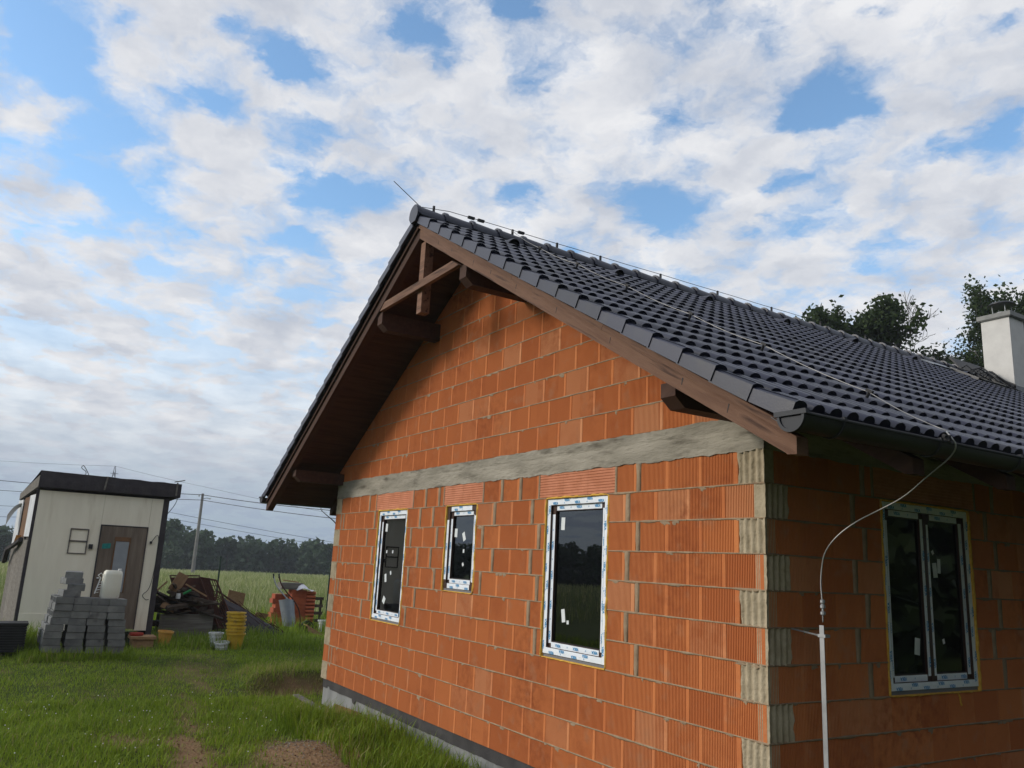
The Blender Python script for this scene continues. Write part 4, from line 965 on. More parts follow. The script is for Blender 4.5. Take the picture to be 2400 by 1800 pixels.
# ================================================================== YARD
# ---- site shed
sh = empty('site_shed', (-14.0, -2.9, 0.1)); tag(sh, 'old cream panel site cabin with felt-edged flat roof and brown door', 'shed')
def shp(mb, name, parent=None): o = mb.obj(name, parent or sh); o.matrix_parent_inverse = Matrix.Translation((14.0, 2.9, -0.1)) if parent is None else Matrix.Identity(4); return o
X0 = -14.0
for (y0, y1, z0, z1) in ((-4.02, -2.885, 0.22, 2.80), (-2.882, -2.02, 2.225, 2.80), (-2.016, -1.80, 0.22, 2.80)):
    shp(B('cream').box(X0-0.04, X0, y0, y1, z0, z1), 'wall_panel')
shp(B('cream').box(X0+0.001, X0+0.012, -4.02, -2.9, 0.20, 0.52), 'wall_base_panel')
shp(B('felt').box(X0-0.06, X0+0.006, -4.075, -4.024, 0.15, 2.83), 'corner_strip')
shp(B('felt').box(X0-0.30, X0+0.004, -1.797, -1.69, 0.05, 2.83), 'corner_strip')
shp(B('felt').box(X0-2.4, X0-0.31, -1.79, -1.70, 0.1, 2.75), 'side_wall')
shp(B('felt').box(X0-2.4, X0-2.34, -4.2, -1.8, 0.1, 2.7), 'back_wall')
# left side wall: old boards below, torn sheets above
def sw(mb, xa, xb, z0, z1, off, za=None):
    ya = -4.03-0.095*(X0-xa); yb = -4.03-0.095*(X0-xb)
    return mb.quadbox([(xa, ya-off, z0), (xb, yb-off, z0), (xb, yb-off+0.015, z0), (xa, ya-off+0.015, z0), (xa, ya-off, z1), (xb, yb-off, z1 if za is None else za), (xb, yb-off+0.015, z1 if za is None else za), (xa, ya-off+0.015, z1)])
for i in range(4): shp(sw(B('grey_wood'), X0-0.08-0.55*i, X0-0.62-0.55*i, 0.12, 1.86+0.04*(i % 2), 0.045), 'side_board')
shp(sw(B('grey_wood'), X0-0.05, X0-2.3, 0.1, 2.75, -0.02), 'side_wall')
shp(sw(B('white_sheet'), X0-0.10, X0-0.85, 1.92, 2.72, 0.03), 'white_sheet')
shp(sw(B('brown_board'), X0-0.88, X0-1.6, 1.80, 2.70, 0.02), 'brown_panel')
shp(sw(B('white_sheet'), X0-1.62, X0-2.3, 1.75, 2.66, 0.05), 'white_sheet')
shp(B('orange_foam').obox((X0-1.2, -4.23, 1.85), (0.5, 0, 0.05), (0, 0.09, 0), (0, 0.02, 0.13)), 'foam_lump')
shp(B('felt').tube([(X0-0.7, -4.18, 1.86), (X0-1.2, -4.28, 1.74), (X0-1.8, -4.36, 1.66), (X0-2.2, -4.38, 1.4)], 0.05, 6), 'felt_roll')
mb = B('white_sheet'); P = []
for j in range(6):
    f = j/5
    for i in range(4):
        g_ = i/3; P.append((X0-1.75-0.12*g_, -4.23-0.24*f**0.8, 2.60-0.06*f-0.20*f*f-0.17*g_*(0.35+f)+0.02*nz(f*5, g_*4)))
shp(mb.grid(P, 4, 6), 'peeling_sheet')
# roof with ragged felt
mb = B('felt'); n = 22; P = []
for row_, (xx, base) in enumerate(((X0+0.10, 2.855), (X0+0.105, 2.98), (X0+0.10, 3.165))):
    for i in range(n+1):
        y = -4.06+2.55*i/n; P.append((xx+0.008*nz(y*5, row_), y, base-0.035*i/n*(row_ == 2)+(0.016*nz(y*4, row_*3) if row_ == 2 else 0.006*nz(y*3, row_))))
for i in range(n+1): y = -4.06+2.55*i/n; P.append((X0-0.05, y, P[2*(n+1)+i][2]+0.006))
for i in range(n+1): y = -4.08+2.52*i/n; P.append((X0-1.2, y-0.06, 3.04+0.03*nz(y*3, 7)))
for i in range(n+1): y = -4.12+2.50*i/n; P.append((X0-2.5, y-0.12, 2.90+0.04*nz(y*3, 9)))
shp(mb.grid(P, n+1, 6), 'felt_roof')
mb = B('felt').box(X0-0.02, X0+0.085, -4.05, -1.52, 2.845, 3.10).prism([(X0-0.02, -4.05, 2.84), (X0-2.45, -4.28, 2.66), (X0-2.45, -4.28, 2.80), (X0-0.02, -4.05, 3.06)], (0, 2.5, 0))
shp(mb, 'roof_edge')
shp(B('grey_wood').prism([(X0+0.02, -4.065, 2.86), (X0-2.4, -4.30, 2.68), (X0-2.4, -4.30, 2.82), (X0+0.02, -4.065, 3.08)], (0, 0.012, 0)), 'roof_side_board')
mb = B('grey_wood')
for (y, lean) in ((-2.92, 0.03), (-1.60, 0.0)): mb.obox((X0+0.122, y, 3.02), (0.012, 0, 0), (0, 0.03, 0), (0, lean, 0.27))
mb.obox((X0+0.1, -1.56, 3.19), (0.02, 0, 0), (0, 0.2, 0.05), (0, 0, 0.02)); shp(mb, 'batten')
dr = shp(B('old_door').box(X0-0.02, X0+0.016, -2.86, -2.035, 0.25, 2.20), 'door')
shp(B('felt').box(X0-0.03, X0+0.022, -2.884, -2.862, 0.24, 2.222).box(X0-0.03, X0+0.022, -2.033, -2.018, 0.24, 2.222).box(X0-0.03, X0+0.022, -2.862, -2.033, 2.202, 2.222), 'door_frame')
def dpart(mb, name): o = mb.obj(name, dr); return o
dpart(B('grey_panel').box(X0+0.018, X0+0.024, -2.575, -2.335, 0.95, 1.915), 'door_pane')
dpart(B('brown_board').box(X0+0.018, X0+0.03, -2.60, -2.31, 1.916, 2.0).box(X0+0.018, X0+0.03, -2.60, -2.577, 0.93, 1.915).box(X0+0.018, X0+0.03, -2.333, -2.31, 0.93, 1.915), 'pane_frame')
dpart(B('teal').obox((X0+0.0195, -2.735, 1.815), (0.004, 0, 0), (0, 0.15, 0.015), (0, 0, 0.10)), 'teal_sticker')
dpart(B('white_pl').lathe([(0.02, -0.012), (0.026, 0), (0.02, 0.012)], 10, (X0+0.04, -2.80, 1.20)), 'door_knob')
mb = B('grey_wood')
for (y0, y1, z0, z1) in ((-3.40, -3.075, 2.095, 2.12), (-3.40, -3.075, 1.865, 1.895), (-3.40, -3.075, 1.638, 1.658), (-3.40, -3.378, 1.658, 2.095), (-3.095, -3.075, 1.658, 2.095)): mb.box(X0+0.002, X0+0.016, y0, y1, z0, z1)
shp(mb, 'hatch_frame')
shp(B('black_pl').box(X0+0.002, X0+0.05, -3.045, -2.975, 1.745, 1.835).box(X0+0.002, X0+0.04, -1.955, -1.915, 1.90, 1.95), 'socket_box')
shp(B('line').tube(smooth_path([(X0+0.02, -1.92, 1.95), (X0+0.03, -1.82, 2.12), (X0+0.03, -1.79, 1.9), (X0+0.03, -1.80, 1.4), (X0+0.03, -1.84, 1.0), (X0+0.03, -1.98, 0.9), (X0+0.03, -1.88, 0.8), (X0+0.03, -1.83, 0.82)]), 0.006, 5), 'cable')
shp(B('line').tube(smooth_path([(X0+0.1, -1.55, 2.9), (X0+0.08, -1.58, 2.72), (X0+0.05, -1.68, 2.55), (X0+0.02, -1.74, 2.44)]), 0.007, 5), 'cable')
shp(B('line').tube(smooth_path([(X0-0.6, -3.32, 3.1), (X0-0.6, -3.22, 3.26), (X0-0.6, -3.36, 3.33), (X0-0.6, -3.32, 3.40), (X0-0.6, -3.26, 3.32), (X0-0.6, -3.20, 3.22), (X0-0.6, -3.15, 3.12)]), 0.007, 5), 'bent_wire')
# step
st = B('wood_light').box(-13.92, -13.50, -2.12, -1.66, 0.10, 0.15).box(-13.90, -13.53, -2.08, -1.70, -0.1, 0.10).obj('wooden_step'); tag(st, 'low wooden doorstep in front of the brown shed door', 'step')
tag(B('red_rubber').lathe([(0.11, 0), (0.13, 0.012), (0.13, 0.05), (0.10, 0.055)], 14, (-13.72, -2.0, 0.152)).obj('red_dish'), 'flat red dish lying on the wooden doorstep', 'dish')

# ---- stack of concrete blocks
def block_me():
    mb = B('block'); w, d, h = 0.272, 0.45, 0.108; r_ = 0.008
    mb.prism([(r_, 0, 0), (w-r_, 0, 0), (w, 0, r_), (w, 0, h-r_), (w-r_, 0, h), (r_, 0, h), (0, 0, h-r_), (0, 0, r_)], (0, d, 0)); return mb
def hollow_me():
    mb = B('block'); w, d, h = 0.272, 0.45, 0.108
    mb.box(0, w, 0, d, 0, 0.016).box(0, w, 0, d, h-0.016, h)
    for y in (0, 0.10, 0.215, 0.33, 0.42): mb.box(0.0, w, y, y+0.03, 0.016, h-0.016)
    return mb
bm_s = block_me().mesh('block'); bm_h = hollow_me().mesh('block')
ORD = ['bottom', 'second', 'third', 'fourth', 'fifth', 'sixth', 'seventh', 'eighth']
COLN = ['leftmost', 'second', 'third', 'rightmost']
bx0, by0, bz0 = -12.02, -3.68, 0.045; rb = random.Random(3)
F_ = Vector((-0.03, 1.0, -0.030)).normalized(); BK = Vector((-1.0, -0.03, 0))
def blk(me, along, back, z, label, yawj=0.0):
    o = place('concrete_block', me, None); p = Vector((bx0, by0, bz0))+F_*along+BK*back+Vector((0, 0, z))
    o.matrix_world = Matrix(((F_.x, BK.x, 0, p.x), (F_.y, BK.y, 0, p.y), (F_.z, 0, 1, p.z), (0, 0, 0, 1))) @ Matrix.Rotation(yawj, 4, 'Z')
    tag(o, label, 'block', 'concrete blocks stacked by the shed'); return o
cols = {0: (0.02, 0.35, 0.68, 1.0), 1: (0.0, 0.335, 0.66, 1.0), 2: (0.0, 0.335, 0.655, 0.98), 3: (0.02, 0.345, 0.655, 0.975), 4: (0.07, 0.345, 0.62, 0.97), 5: (0.10, 0.375, 0.65, 0.925), 6: (0.10, 0.376, 0.653, 0.93), 7: (0.11, 0.386, 0.662, 0.937)}
for r_ in range(8):
    for c in range(4):
        blk(bm_h if r_ in (5, 7) else bm_s, cols[r_][c]+rb.uniform(-.008, .008), rb.uniform(-0.012, 0.012), r_*0.1135, f'grey concrete block by the shed, {ORD[r_]} row from the grass, {COLN[c]} in its row', rb.uniform(-.015, .015))
    blk(bm_h if r_ in (5, 7) else bm_s, cols[r_][0]-0.01+rb.uniform(-.01, .01), 0.475, r_*0.1135, f'grey concrete block seen end-on, behind the leftmost of the {ORD[r_]} row')
tz = 8*0.1135
for i, (al, lb, w) in enumerate(((0.20, 'lowest', 1), (0.25, 'second', 1), (0.22, 'third', 1), (0.20, 'topmost', 1))):
    blk(bm_s, al, 0.02+0.05*i, tz+i*0.1, f'{lb} of the four concrete blocks piled on top of the big stack', 0.10*(-1)**i)
_ = B('brown_board').obox(Vector((bx0, by0, bz0))+F_*0.76+BK*0.02+Vector((0, 0, 0.80)), F_*1.15, BK*0.01, (0, 0, 0.095)); 
# plastic canister
cn = empty('plastic_canister', (-12.25, -2.745, bz0+tz-0.03)); tag(cn, 'whitish translucent plastic canister standing on the concrete block stack', 'canister')
mb = B('jerry'); P = []; prof_ = ((0.0, 0.90), (0.03, 1.0), (0.20, 1.02), (0.40, 1.0), (0.455, 0.93), (0.475, 0.80)); n = 20
for z, s_ in prof_:
    for k in range(n+1):
        a = 2*math.pi*k/n; ca, sa = math.cos(a), math.sin(a); P.append((0.13*s_*math.copysign(abs(ca)**0.5, ca), 0.155*s_*math.copysign(abs(sa)**0.5, sa)+0.02*z, z))
mb.grid(P, n+1, len(prof_)); mb.prism(P[-n-1:-1], (0, 0, 0.004)); mb.obj('body', cn, smooth=True)
B('white_pl').lathe([(0.03, 0), (0.032, 0.03), (0.028, 0.034)], 12, (0, 0.11, 0.475)).obj('cap', cn)
ld = B('white_pl').tube([(-12.2, -2.99, 1.0), (-12.22, -2.965, 1.10), (-12.22, -2.94, 1.20), (-12.2, -2.93, 1.27)], 0.012, 6).tube([(-12.2, -2.93, 1.27), (-12.2, -2.975, 1.31), (-12.2, -2.93, 1.35), (-12.2, -2.90, 1.31)], 0.009, 6)
for i in range(5): ld.obox((-12.2, -2.955+0.012*i, 1.02+0.045*i), (0.02, 0, 0), (0, 0.05, 0.01), (0, 0, 0.012))
tag(ld.obj('plastic_chain'), 'thin white plastic coil leaning against the canister', 'coil')
# ---- black ribbed crate
mb = B('black_pl').box(-12.72, -12.34, -4.70, -3.93, 0.02, 0.44)
for i in range(11): mb.box(-12.75, -12.31, -4.72, -3.91, 0.03+0.041*i, 0.05+0.041*i)
mb.box(-12.76, -12.30, -4.73, -3.90, 0.455, 0.49)
tag(mb.obj('ribbed_crate'), 'black plastic crate with horizontal ribs left of the concrete blocks', 'crate')

# ---- buckets
def bucket_me(k, h, r0, r1, ribs=3, n=22):
    mb = B(k); pr = [(0.001, 0.0), (r0, 0.0), (r0, 0.01)]
    for i in range(ribs):
        z = h*(0.70+0.10*i); r_ = r0+(r1-r0)*z/h; pr += [(r_, z-0.012), (r_+0.010, z-0.008), (r_+0.010, z+0.004), (r_, z+0.006)]
    pr += [(r1-0.004, h-0.042), (r1-0.004, h-0.034), (r1+0.016, h-0.030), (r1+0.016, h), (r1-0.004, h), (r1-0.006, h-0.02), (r0-0.004, 0.012), (0.001, 0.012)]
    mb.lathe(pr, n, cap=False); return mb.mesh('bucket', smooth=False)
ym = bucket_me('yellow', 0.31, 0.130, 0.172, 0); om = bucket_me('orange_pl', 0.32, 0.095, 0.135, 0); wm = bucket_me('white_pl', 0.29, 0.105, 0.130, 1)
def bk(me, loc, label, tilt=(0, 0, 0), group=None):
    e = empty('bucket', loc); e.rotation_euler = tilt; place('shell', me, e); tag(e, label, 'bucket', group); return e
for me_ in (ym, om, wm): me_.polygons.foreach_set('use_smooth', [True]*len(me_.polygons)); me_.set_sharp_from_angle(angle=R(35))
ynames = ['lowest', 'second', 'third', 'fourth', 'fifth', 'sixth', 'topmost']
for i in range(7):
    bk(ym, (-13.0+0.004*i, -0.295-0.006*i, gz(-13, -0.3)-0.01+0.062*i+(0.025 if i > 3 else 0)), f'{ynames[i]} yellow bucket in the tall nested stack beside the white buckets', (R(rnd.uniform(-2, 2)), R(rnd.uniform(-2, 2)), rnd.random()*6), 'nested yellow buckets')
bk(om, (-13.6, -1.51, gz(-13.6, -1.5)-0.02), 'single ochre bucket standing between the doorstep and the board bin', (R(-4), R(3), 0))
bw = bk(wm, (-13.4, -0.575, gz(-13.4, -0.58)-0.02), 'white bucket with wire handle behind the yellow bucket stack')
B('line').tube([(0.13*math.cos(a), 0.13*math.sin(a), 0.285+0.03*math.sin(a)) for a in [R(q) for q in range(-10, 191, 20)]], 0.004, 5).obj('handle', bw)
bk(wm, (-12.93, -0.53, gz(-12.9, -0.5)-0.15), 'low white bucket sunk in grass at the foot of the yellow stack', (R(6), R(4), 0))
bk(wm, (-17.2, 2.97, gz(-17.2, 3)+0.02), 'white bucket half hidden behind the far brick corner')

# ---- board bin, scrap wood, rusty gratings
bn = empty('board_bin', (-14.8, -0.9, gz(-14.8, -0.9))); tag(bn, 'low bin of weathered grey boards holding scrap wood beside the shed', 'bin')
for i in range(5):
    o = B('grey_wood').box(-0.02, 0.012*nz(i, 5), -0.535+0.01*nz(i, 2), 0.55+0.015*nz(i, 3), 0.0, 0.094).obj('board', bn, loc=(0, 0, 0.098*i+0.01), rot=(R(0.6*nz(i, 8)), 0, 0))
for x_ in (-0.06, -0.75):
    for y_ in (-0.45, 0.0, 0.46): B('grey_wood').box(x_-0.03, x_+0.03, y_-0.03, y_+0.03, -0.1, 0.46).obj('stake', bn)
rs_ = random.Random(11)
core_ = []
def scrap(c, L, w, h, az, el, k, label, cat='offcut', rollx=0.0):
    mb = B(k); q = 0.12
    mb.quadbox([(-L/2, -w/2, -h/2), (L/2, -w/2*(1-q), -h/2), (L/2*(1-q*0.5), w/2, -h/2), (-L/2, w/2, -h/2), (-L/2, -w/2, h/2), (L/2, -w/2*(1-q), h/2), (L/2*(1-q*0.5), w/2, h/2), (-L/2*(1-q), w/2, h/2)])
    o = mb.obj('wood_offcut', None); o.location = c; o.rotation_euler = (rollx, -el, az); tag(o, label, cat, 'scrap wood heaped in the bin'); return o
LB = 'dark weathered wood offcut in the heap filling the grey board bin'
for i in range(46):
    lvl = i/46; y = rs_.uniform(-1.52, -0.42)+0.06*lvl; x = rs_.uniform(-15.35, -14.72); z = 0.42+lvl*0.62*(1-0.45*max(0, (y+0.95)/0.6))+rs_.uniform(-.03, .03)
    scrap((x, y, z), rs_.uniform(0.25, 0.62), rs_.uniform(0.05, 0.13), rs_.uniform(0.025, 0.08), rs_.uniform(0, 3.14) if i % 2 else R(90)+rs_.uniform(-.5, .5), rs_.uniform(-.35, .35), 'wood_scrap', f"dark weathered wood offcut in the {('lowest', 'middle', 'upper')[min(2, int(lvl*3))]} layer of the bin heap, {('left', 'middle', 'right')[min(2, max(0, int((y+1.52)/0.38)))]} part", 'offcut', rs_.uniform(-.6, .6))
for i in range(8):     # filling underneath
    scrap((rs_.uniform(-15.4, -15.0), rs_.uniform(-1.4, -0.45), rs_.uniform(0.1, 0.75)), 0.7, 0.2, 0.12, R(90)+rs_.uniform(-.4, .4), rs_.uniform(-.2, .2), 'wood_scrap', 'dark wood offcut buried at the back of the bin heap')
scrap((-15.0, -1.12, 1.12), 0.42, 0.24, 0.014, R(96), R(62), 'wood_light', 'upright square of light plywood sticking out of the wood heap', 'board', R(80))
scrap((-14.8, -1.30, 0.62), 0.30, 0.16, 0.015, R(80), R(-25), 'wood_light', 'pale triangular board lying low on the left of the wood heap', 'board', R(50))
scrap((-14.85, -1.49, 1.02), 0.34, 0.04, 0.03, R(85), R(48), 'wood_light', 'slanting thin lath at the left end of the wood heap', 'lath')
scrap((-14.8, -0.78, 0.98), 0.52, 0.07, 0.03, R(88), R(-28), 'wood_light', 'long brown lath sloping down from the plywood square', 'lath')
tag(B('green_pl').tube([(-14.72, -1.05, 0.90), (-14.72, -0.90, 0.985)], 0.026, 10).obj('green_tube'), 'short bright green plastic tube on the wood heap', 'tube')
tag(B('white_pl').lathe([(0.045, 0), (0.05, 0.06), (0.04, 0.11)], 10, (-14.74, -1.14, 0.80)).obj('plastic_cup'), 'small pale cup lying among the scrap wood', 'cup')
def grating(name, A, Bc, Cc, nA, nB, r_, label, k='rust'):
    # frame from corner A with edges Bc and Cc, bars both ways
    A, Bc, Cc = map(Vector, (A, Bc, Cc)); e = empty(name, A); tag(e, label, 'grating')
    z_ = Vector((0, 0, 0)); fr_ = B(k)
    for a, b_ in ((z_, Bc), (z_, Cc), (Bc, Bc+Cc), (Cc, Bc+Cc)): fr_.tube([a, b_], r_*2.2, 5)
    fr_.obj('frame', e); br = B(k)
    for i in range(1, nA): f = i/nA; br.tube([Bc*f, Bc*f+Cc], r_, 4)
    for i in range(1, nB): f = i/nB; br.tube([Cc*f, Cc*f+Bc], r_, 4)
    br.obj('bars', e); return e
B_ = B('rust')
tag(B('rust').quadbox([(-15.35, -1.22, 1.20), (-15.30, -0.42, 1.22), (-14.95, -0.05, 0.10), (-15.05, -1.0, 0.3), (-15.37, -1.22, 1.21), (-15.32, -0.42, 1.23), (-14.97, -0.05, 0.11), (-15.07, -1.0, 0.31)]).obj('rusty_sheet'), 'dark rusty steel sheet leaning behind the wood heap', 'sheet')
grating('rusty_grating', (-15.22, -0.66, 1.235), (0.02, 0.36, -0.05), (0.42, 0.44, -1.02), 7, 8, 0.010, 'dark rusty grating leaning on the right end of the wood heap')
grating('rusty_grating', (-15.45, -1.24, 1.25), (0.0, 0.62, 0.015), (0.25, 0.1, -0.35), 22, 3, 0.006, 'rusty comb-like grating edge along the top of the wood heap')
grating('rusty_grating', (-15.75, -0.12, 0.93), (0.35, 1.62, -1.0), (0.3, -0.15, -0.75), 16, 10, 0.009, 'long rusty mesh panel sloping down to the grass behind the buckets')
# low heap of earth and rusty rods under the sloping mesh
mb = B('felt'); n = 16; P = []
for j in range(8):
    for i in range(n+1):
        f = i/n; y = -0.05+1.6*f; g_ = j/7; x = -15.9+1.0*g_; top = (0.82*(1-f)**1.1)*(1-abs(2*g_-1)**2.2)
        P.append((x, y, gz(x, y)+top+0.05*nz(x*5, y*5)*(1-f)))
hp = mb.grid(P, n+1, 8).obj('rod_heap', smooth=False); tag(hp, 'dark heap of earth and rusty reinforcement under the sloping mesh', 'heap')
mb = B('rust')
for i in range(50):
    y = rs_.uniform(-0.1, 1.35); x = rs_.uniform(-15.6, -15.0); z = gz(x, y)+0.8*(1-(y+0.1)/1.6)*rs_.uniform(0.3, 1.1); a = rs_.uniform(-.6, .6)
    mb.tube([(x, y-0.25, z+0.18-a*0.1), (x+0.05, y, z+0.05*a), (x+0.1*a, y+0.3, z-0.22)], 0.006, 4)
mb.obj('rods', hp)
tag(B('wood_light').obox((-16.6, 0.52, 0.74), (0.02, 0, 0), (0, 0.40, -0.08), (0.05, 0.02, 0.30)).obj('plywood_sheet'), 'torn orange plywood piece standing behind the sloping rusty mesh', 'board')
tag(B('wood_light').obox((-16.4, 1.12, 0.36), (0.02, 0, 0), (0, 0.30, -0.05), (0.05, 0.05, 0.10)).obj('plywood_scrap'), 'small pale board scrap in the grass behind the mesh', 'board')

# ---- clay blocks, wheelbarrow, pallet behind
def ribbed(w, d, h, n):
    mb = B('clay_tile').box(0, d, 0, w, 0.0, h)
    for i in range(n): mb.box(d, d+0.012, 0.004+i*w/n, 0.004+(i+0.62)*w/n, 0.006, h-0.006)
    return mb.mesh('clay_block')
def rolled(w, d, h):
    mb = B('clay_tile'); P = []
    for i in range(7): a = math.pi*i/6; P.append((d*0.9+0.05*math.sin(a), 0, h*0.5-h*0.46*math.cos(a)))
    mb.prism([(0, 0, h*0.04)]+P+[(0, 0, h*0.96)], (0, w, 0)); return mb.mesh('clay_block')
c1 = ribbed(0.40, 0.35, 0.185, 14); c2 = rolled(0.245, 0.30, 0.093); c3 = ribbed(0.34, 0.3, 0.115, 5)
gb0 = gz(-18, 2.6)
for i in range(5):
    o = place('clay_block', c1, None, (-18.35, 2.32, gb0+0.10+0.187*i)); tag(o, f'perforated clay block, {ORD[i]} from the bottom in the middle stack behind the wheelbarrow', 'block', 'clay blocks stacked behind the house')
for i in range(10):
    o = place('clay_block', c2, None, (-18.3+0.01*nz(i, 1), 2.725+0.012*nz(i, 4), gb0+0.06+0.0945*i)); tag(o, f'rounded orange clay tile, {(["bottom"]+ORD[1:]+["ninth","topmost"])[i]} one counted upwards in the stack beside the pallet', 'tile', 'rounded clay tiles stacked behind the house')
for i in range(7):
    o = place('clay_block', c3, None, (-18.4-0.03*i, 1.88+0.05*math.sin(i*2.1)+0.012*i, gb0+0.08+0.118*i), (0, 0, 0.1*nz(i, 9))); tag(o, f'orange clay block, {ORD[i]} from the bottom of the uneven left stack behind the wheelbarrow handles', 'block', 'clay blocks stacked behind the house')
mb = B('grey_wood').box(-18.4, -18.0, 2.02, 2.60, gb0+1.045, gb0+1.21).obj('wooden_box'); tag(mb, 'grey wooden box lying on top of the clay block stacks', 'box')
tag(B('wood_light').obox((-18.1, 2.28, gb0+1.255), (0.05, 0, 0), (0, 0.42, -0.05), (0, 0, 0.028)).obj('plank'), 'pale plank on the grey wooden box', 'plank')
mb = B('fabric'); P = []
for j in range(6):
    for i in range(9):
        a = i/8; b_ = j/5; P.append((-18.15+0.3*b_, 2.42+0.52*a, gb0+1.03+0.19*math.sin(math.pi*min(1, a*1.4))*math.sin(math.pi*(0.2+0.7*b_))*(1.2-a)+0.03*nz(a*6, b_*6)))
tag(mb.grid(P, 9, 6).obj('white_sack', smooth=True), 'crumpled white sack on top of the clay blocks', 'sack')
pt_ = empty('pallet', (-18.1, 3.0, gb0)); tag(pt_, 'wooden pallet standing on edge to the right of the clay tiles', 'pallet')
for y_ in (-0.03, 0.17): B('wood_scrap').box(-0.04, 0.04, y_-0.02, y_+0.02, -0.05, 0.86).obj('bearer', pt_)
for i in range(5): B('wood_scrap').box(0.041, 0.06, -0.06, 0.22, 0.02+0.19*i, 0.10+0.19*i).obj('slat', pt_)
tr_ = empty('wooden_tray', (-16.0, 2.30, gz(-16, 2.3))); tag(tr_, 'shallow pale wooden tray lying below the clay tiles', 'tray')
for q in ([(0, -0.14, 0.24), (0, 0.28, 0.02), (0, 0.24, -0.03), (0, -0.10, 0.10)],): B('wood_light').prism(q, (-0.02, 0, 0)).obj('side', tr_)
B('wood_light').prism([(-0.02, -0.14, 0.24), (-0.02, 0.28, 0.02), (-0.4, 0.30, 0.02), (-0.4, -0.12, 0.24)], (0, 0, 0.012)).obj('bottom', tr_)
wb = empty('wheelbarrow', (-17.0, 2.15, gz(-17, 2.15))); tag(wb, 'wheelbarrow tipped up on its nose against the clay block stack', 'wheelbarrow')
zg = gz(-17, 2.15)
mb = B('tub'); P = []
for j in range(8):
    f = j/7
    for i in range(9):
        a = -1+2*i/8; wdt = 0.20*(0.75+0.25*f)
        P.append((0.30-0.16*abs(a)**2.2*1.0-0.10*f, -0.16+0.18*f*0-0.02+a*wdt-0.10*f, 0.24+0.62*f-zg-0.17+0.05*(1-abs(a))*(f > 0.9)))
mb.grid(P, 9, 8)
P2 = [(p[0]-0.012, p[1], p[2]) for p in P]; mb.grid(P2, 9, 8); mb.obj('tub', wb, smooth=True)
for dy in (0.0, -0.14):
    B('galv' if dy else 'rust').tube(smooth_path([(0.12, 0.10+dy, 0.05-zg-0.10), (0.14, 0.09+dy, 0.30-zg), (0.12, -0.02+dy, 0.60-zg), (0.05, -0.39+dy, 0.97-zg), (0.02, -0.48+dy, 1.12-zg), (0.0, -0.53+dy, 1.30-zg)]), 0.017, 7).obj('handle', wb)
    B('black_pl').tube([(0.003, -0.518+dy, 1.22-zg), (-0.001, -0.533+dy, 1.33-zg)], 0.021, 8).obj('grip', wb)
w_ = B('tyre'); n = 18
for k in range(n):
    a0, a1 = 2*math.pi*k/n, 2*math.pi*(k+1)/n
    ro, ri = 0.165, 0.10
    w_.prism([(0.1, 0.28+ro*math.cos(a0), 0.13+ro*math.sin(a0)), (0.1, 0.28+ro*math.cos(a1), 0.13+ro*math.sin(a1)), (0.1, 0.28+ri*math.cos(a1), 0.13+ri*math.sin(a1)), (0.1, 0.28+ri*math.cos(a0), 0.13+ri*math.sin(a0))], (0.09, 0, 0))
wl = w_.obj('wheel', wb); B('rust').prism([(0.13, 0.28+0.1*math.cos(R(q)), 0.13+0.1*math.sin(R(q))) for q in range(0, 360, 30)], (0.03, 0, 0)).obj('rim', wl)
# ---- fence posts
for y_, zt, lb in ((0.82, 1.66, 'dark green steel fence post at the field edge behind the rusty gratings'), (4.03, 1.56, 'dark green steel fence post beside the far brick corner')):
    e = empty('fence_post', (-20, y_, gz(-20, y_)-0.1)); tag(e, lb, 'post', 'green fence posts along the field'); h_ = zt-e.location.z
    B('post_green').lathe([(0.024, 0), (0.024, h_)], 10).obj('tube', e); B('post_green').lathe([(0.03, h_-0.01), (0.03, h_+0.012), (0.012, h_+0.028)], 10).obj('cap', e)
# ---- loose boards by the plinth
def plank(name, a, b_, w, t_, k, label, up_=Vector((0, 0, 1)), cat='plank'):
    a, b_ = Vector(a), Vector(b_); d = b_-a; s_ = d.cross(up_).normalized()*w; u_ = s_.cross(d).normalized()*t_
    mb = B(k).quadbox([a-s_/2, b_-s_/2, b_+s_/2*0.8, a+s_/2, a-s_/2+u_, b_-s_/2+u_, b_+s_/2*0.8+u_, a+s_/2+u_]); o = mb.obj(name); tag(o, label, cat); return o
plank('plank', (-9.25, -0.20, -0.34), (-7.95, -0.20, -0.36), 0.10, 0.025, 'grey_wood', 'long dirty plank lying in the grass along the far end of the plinth')
plank('short_board', (-7.72, -0.15, -0.30), (-6.98, -0.06, -0.30), 0.17, 0.025, 'wood_wet', 'short wet brown board propped on edge against the plinth', Vector((0, -0.9, 0.45)))
plank('board_offcut', (-5.0, -0.22, -0.33), (-4.62, -0.08, -0.33), 0.12, 0.025, 'wood_wet', 'brown board offcut in the tall grass near the plinth', Vector((0.1, -0.3, 1)))
plank('thin_lath', (-5.15, -0.30, -0.27), (-4.70, -0.35, -0.34), 0.04, 0.02, 'wood_scrap', 'dark thin lath poking out of the tall grass by the plinth')
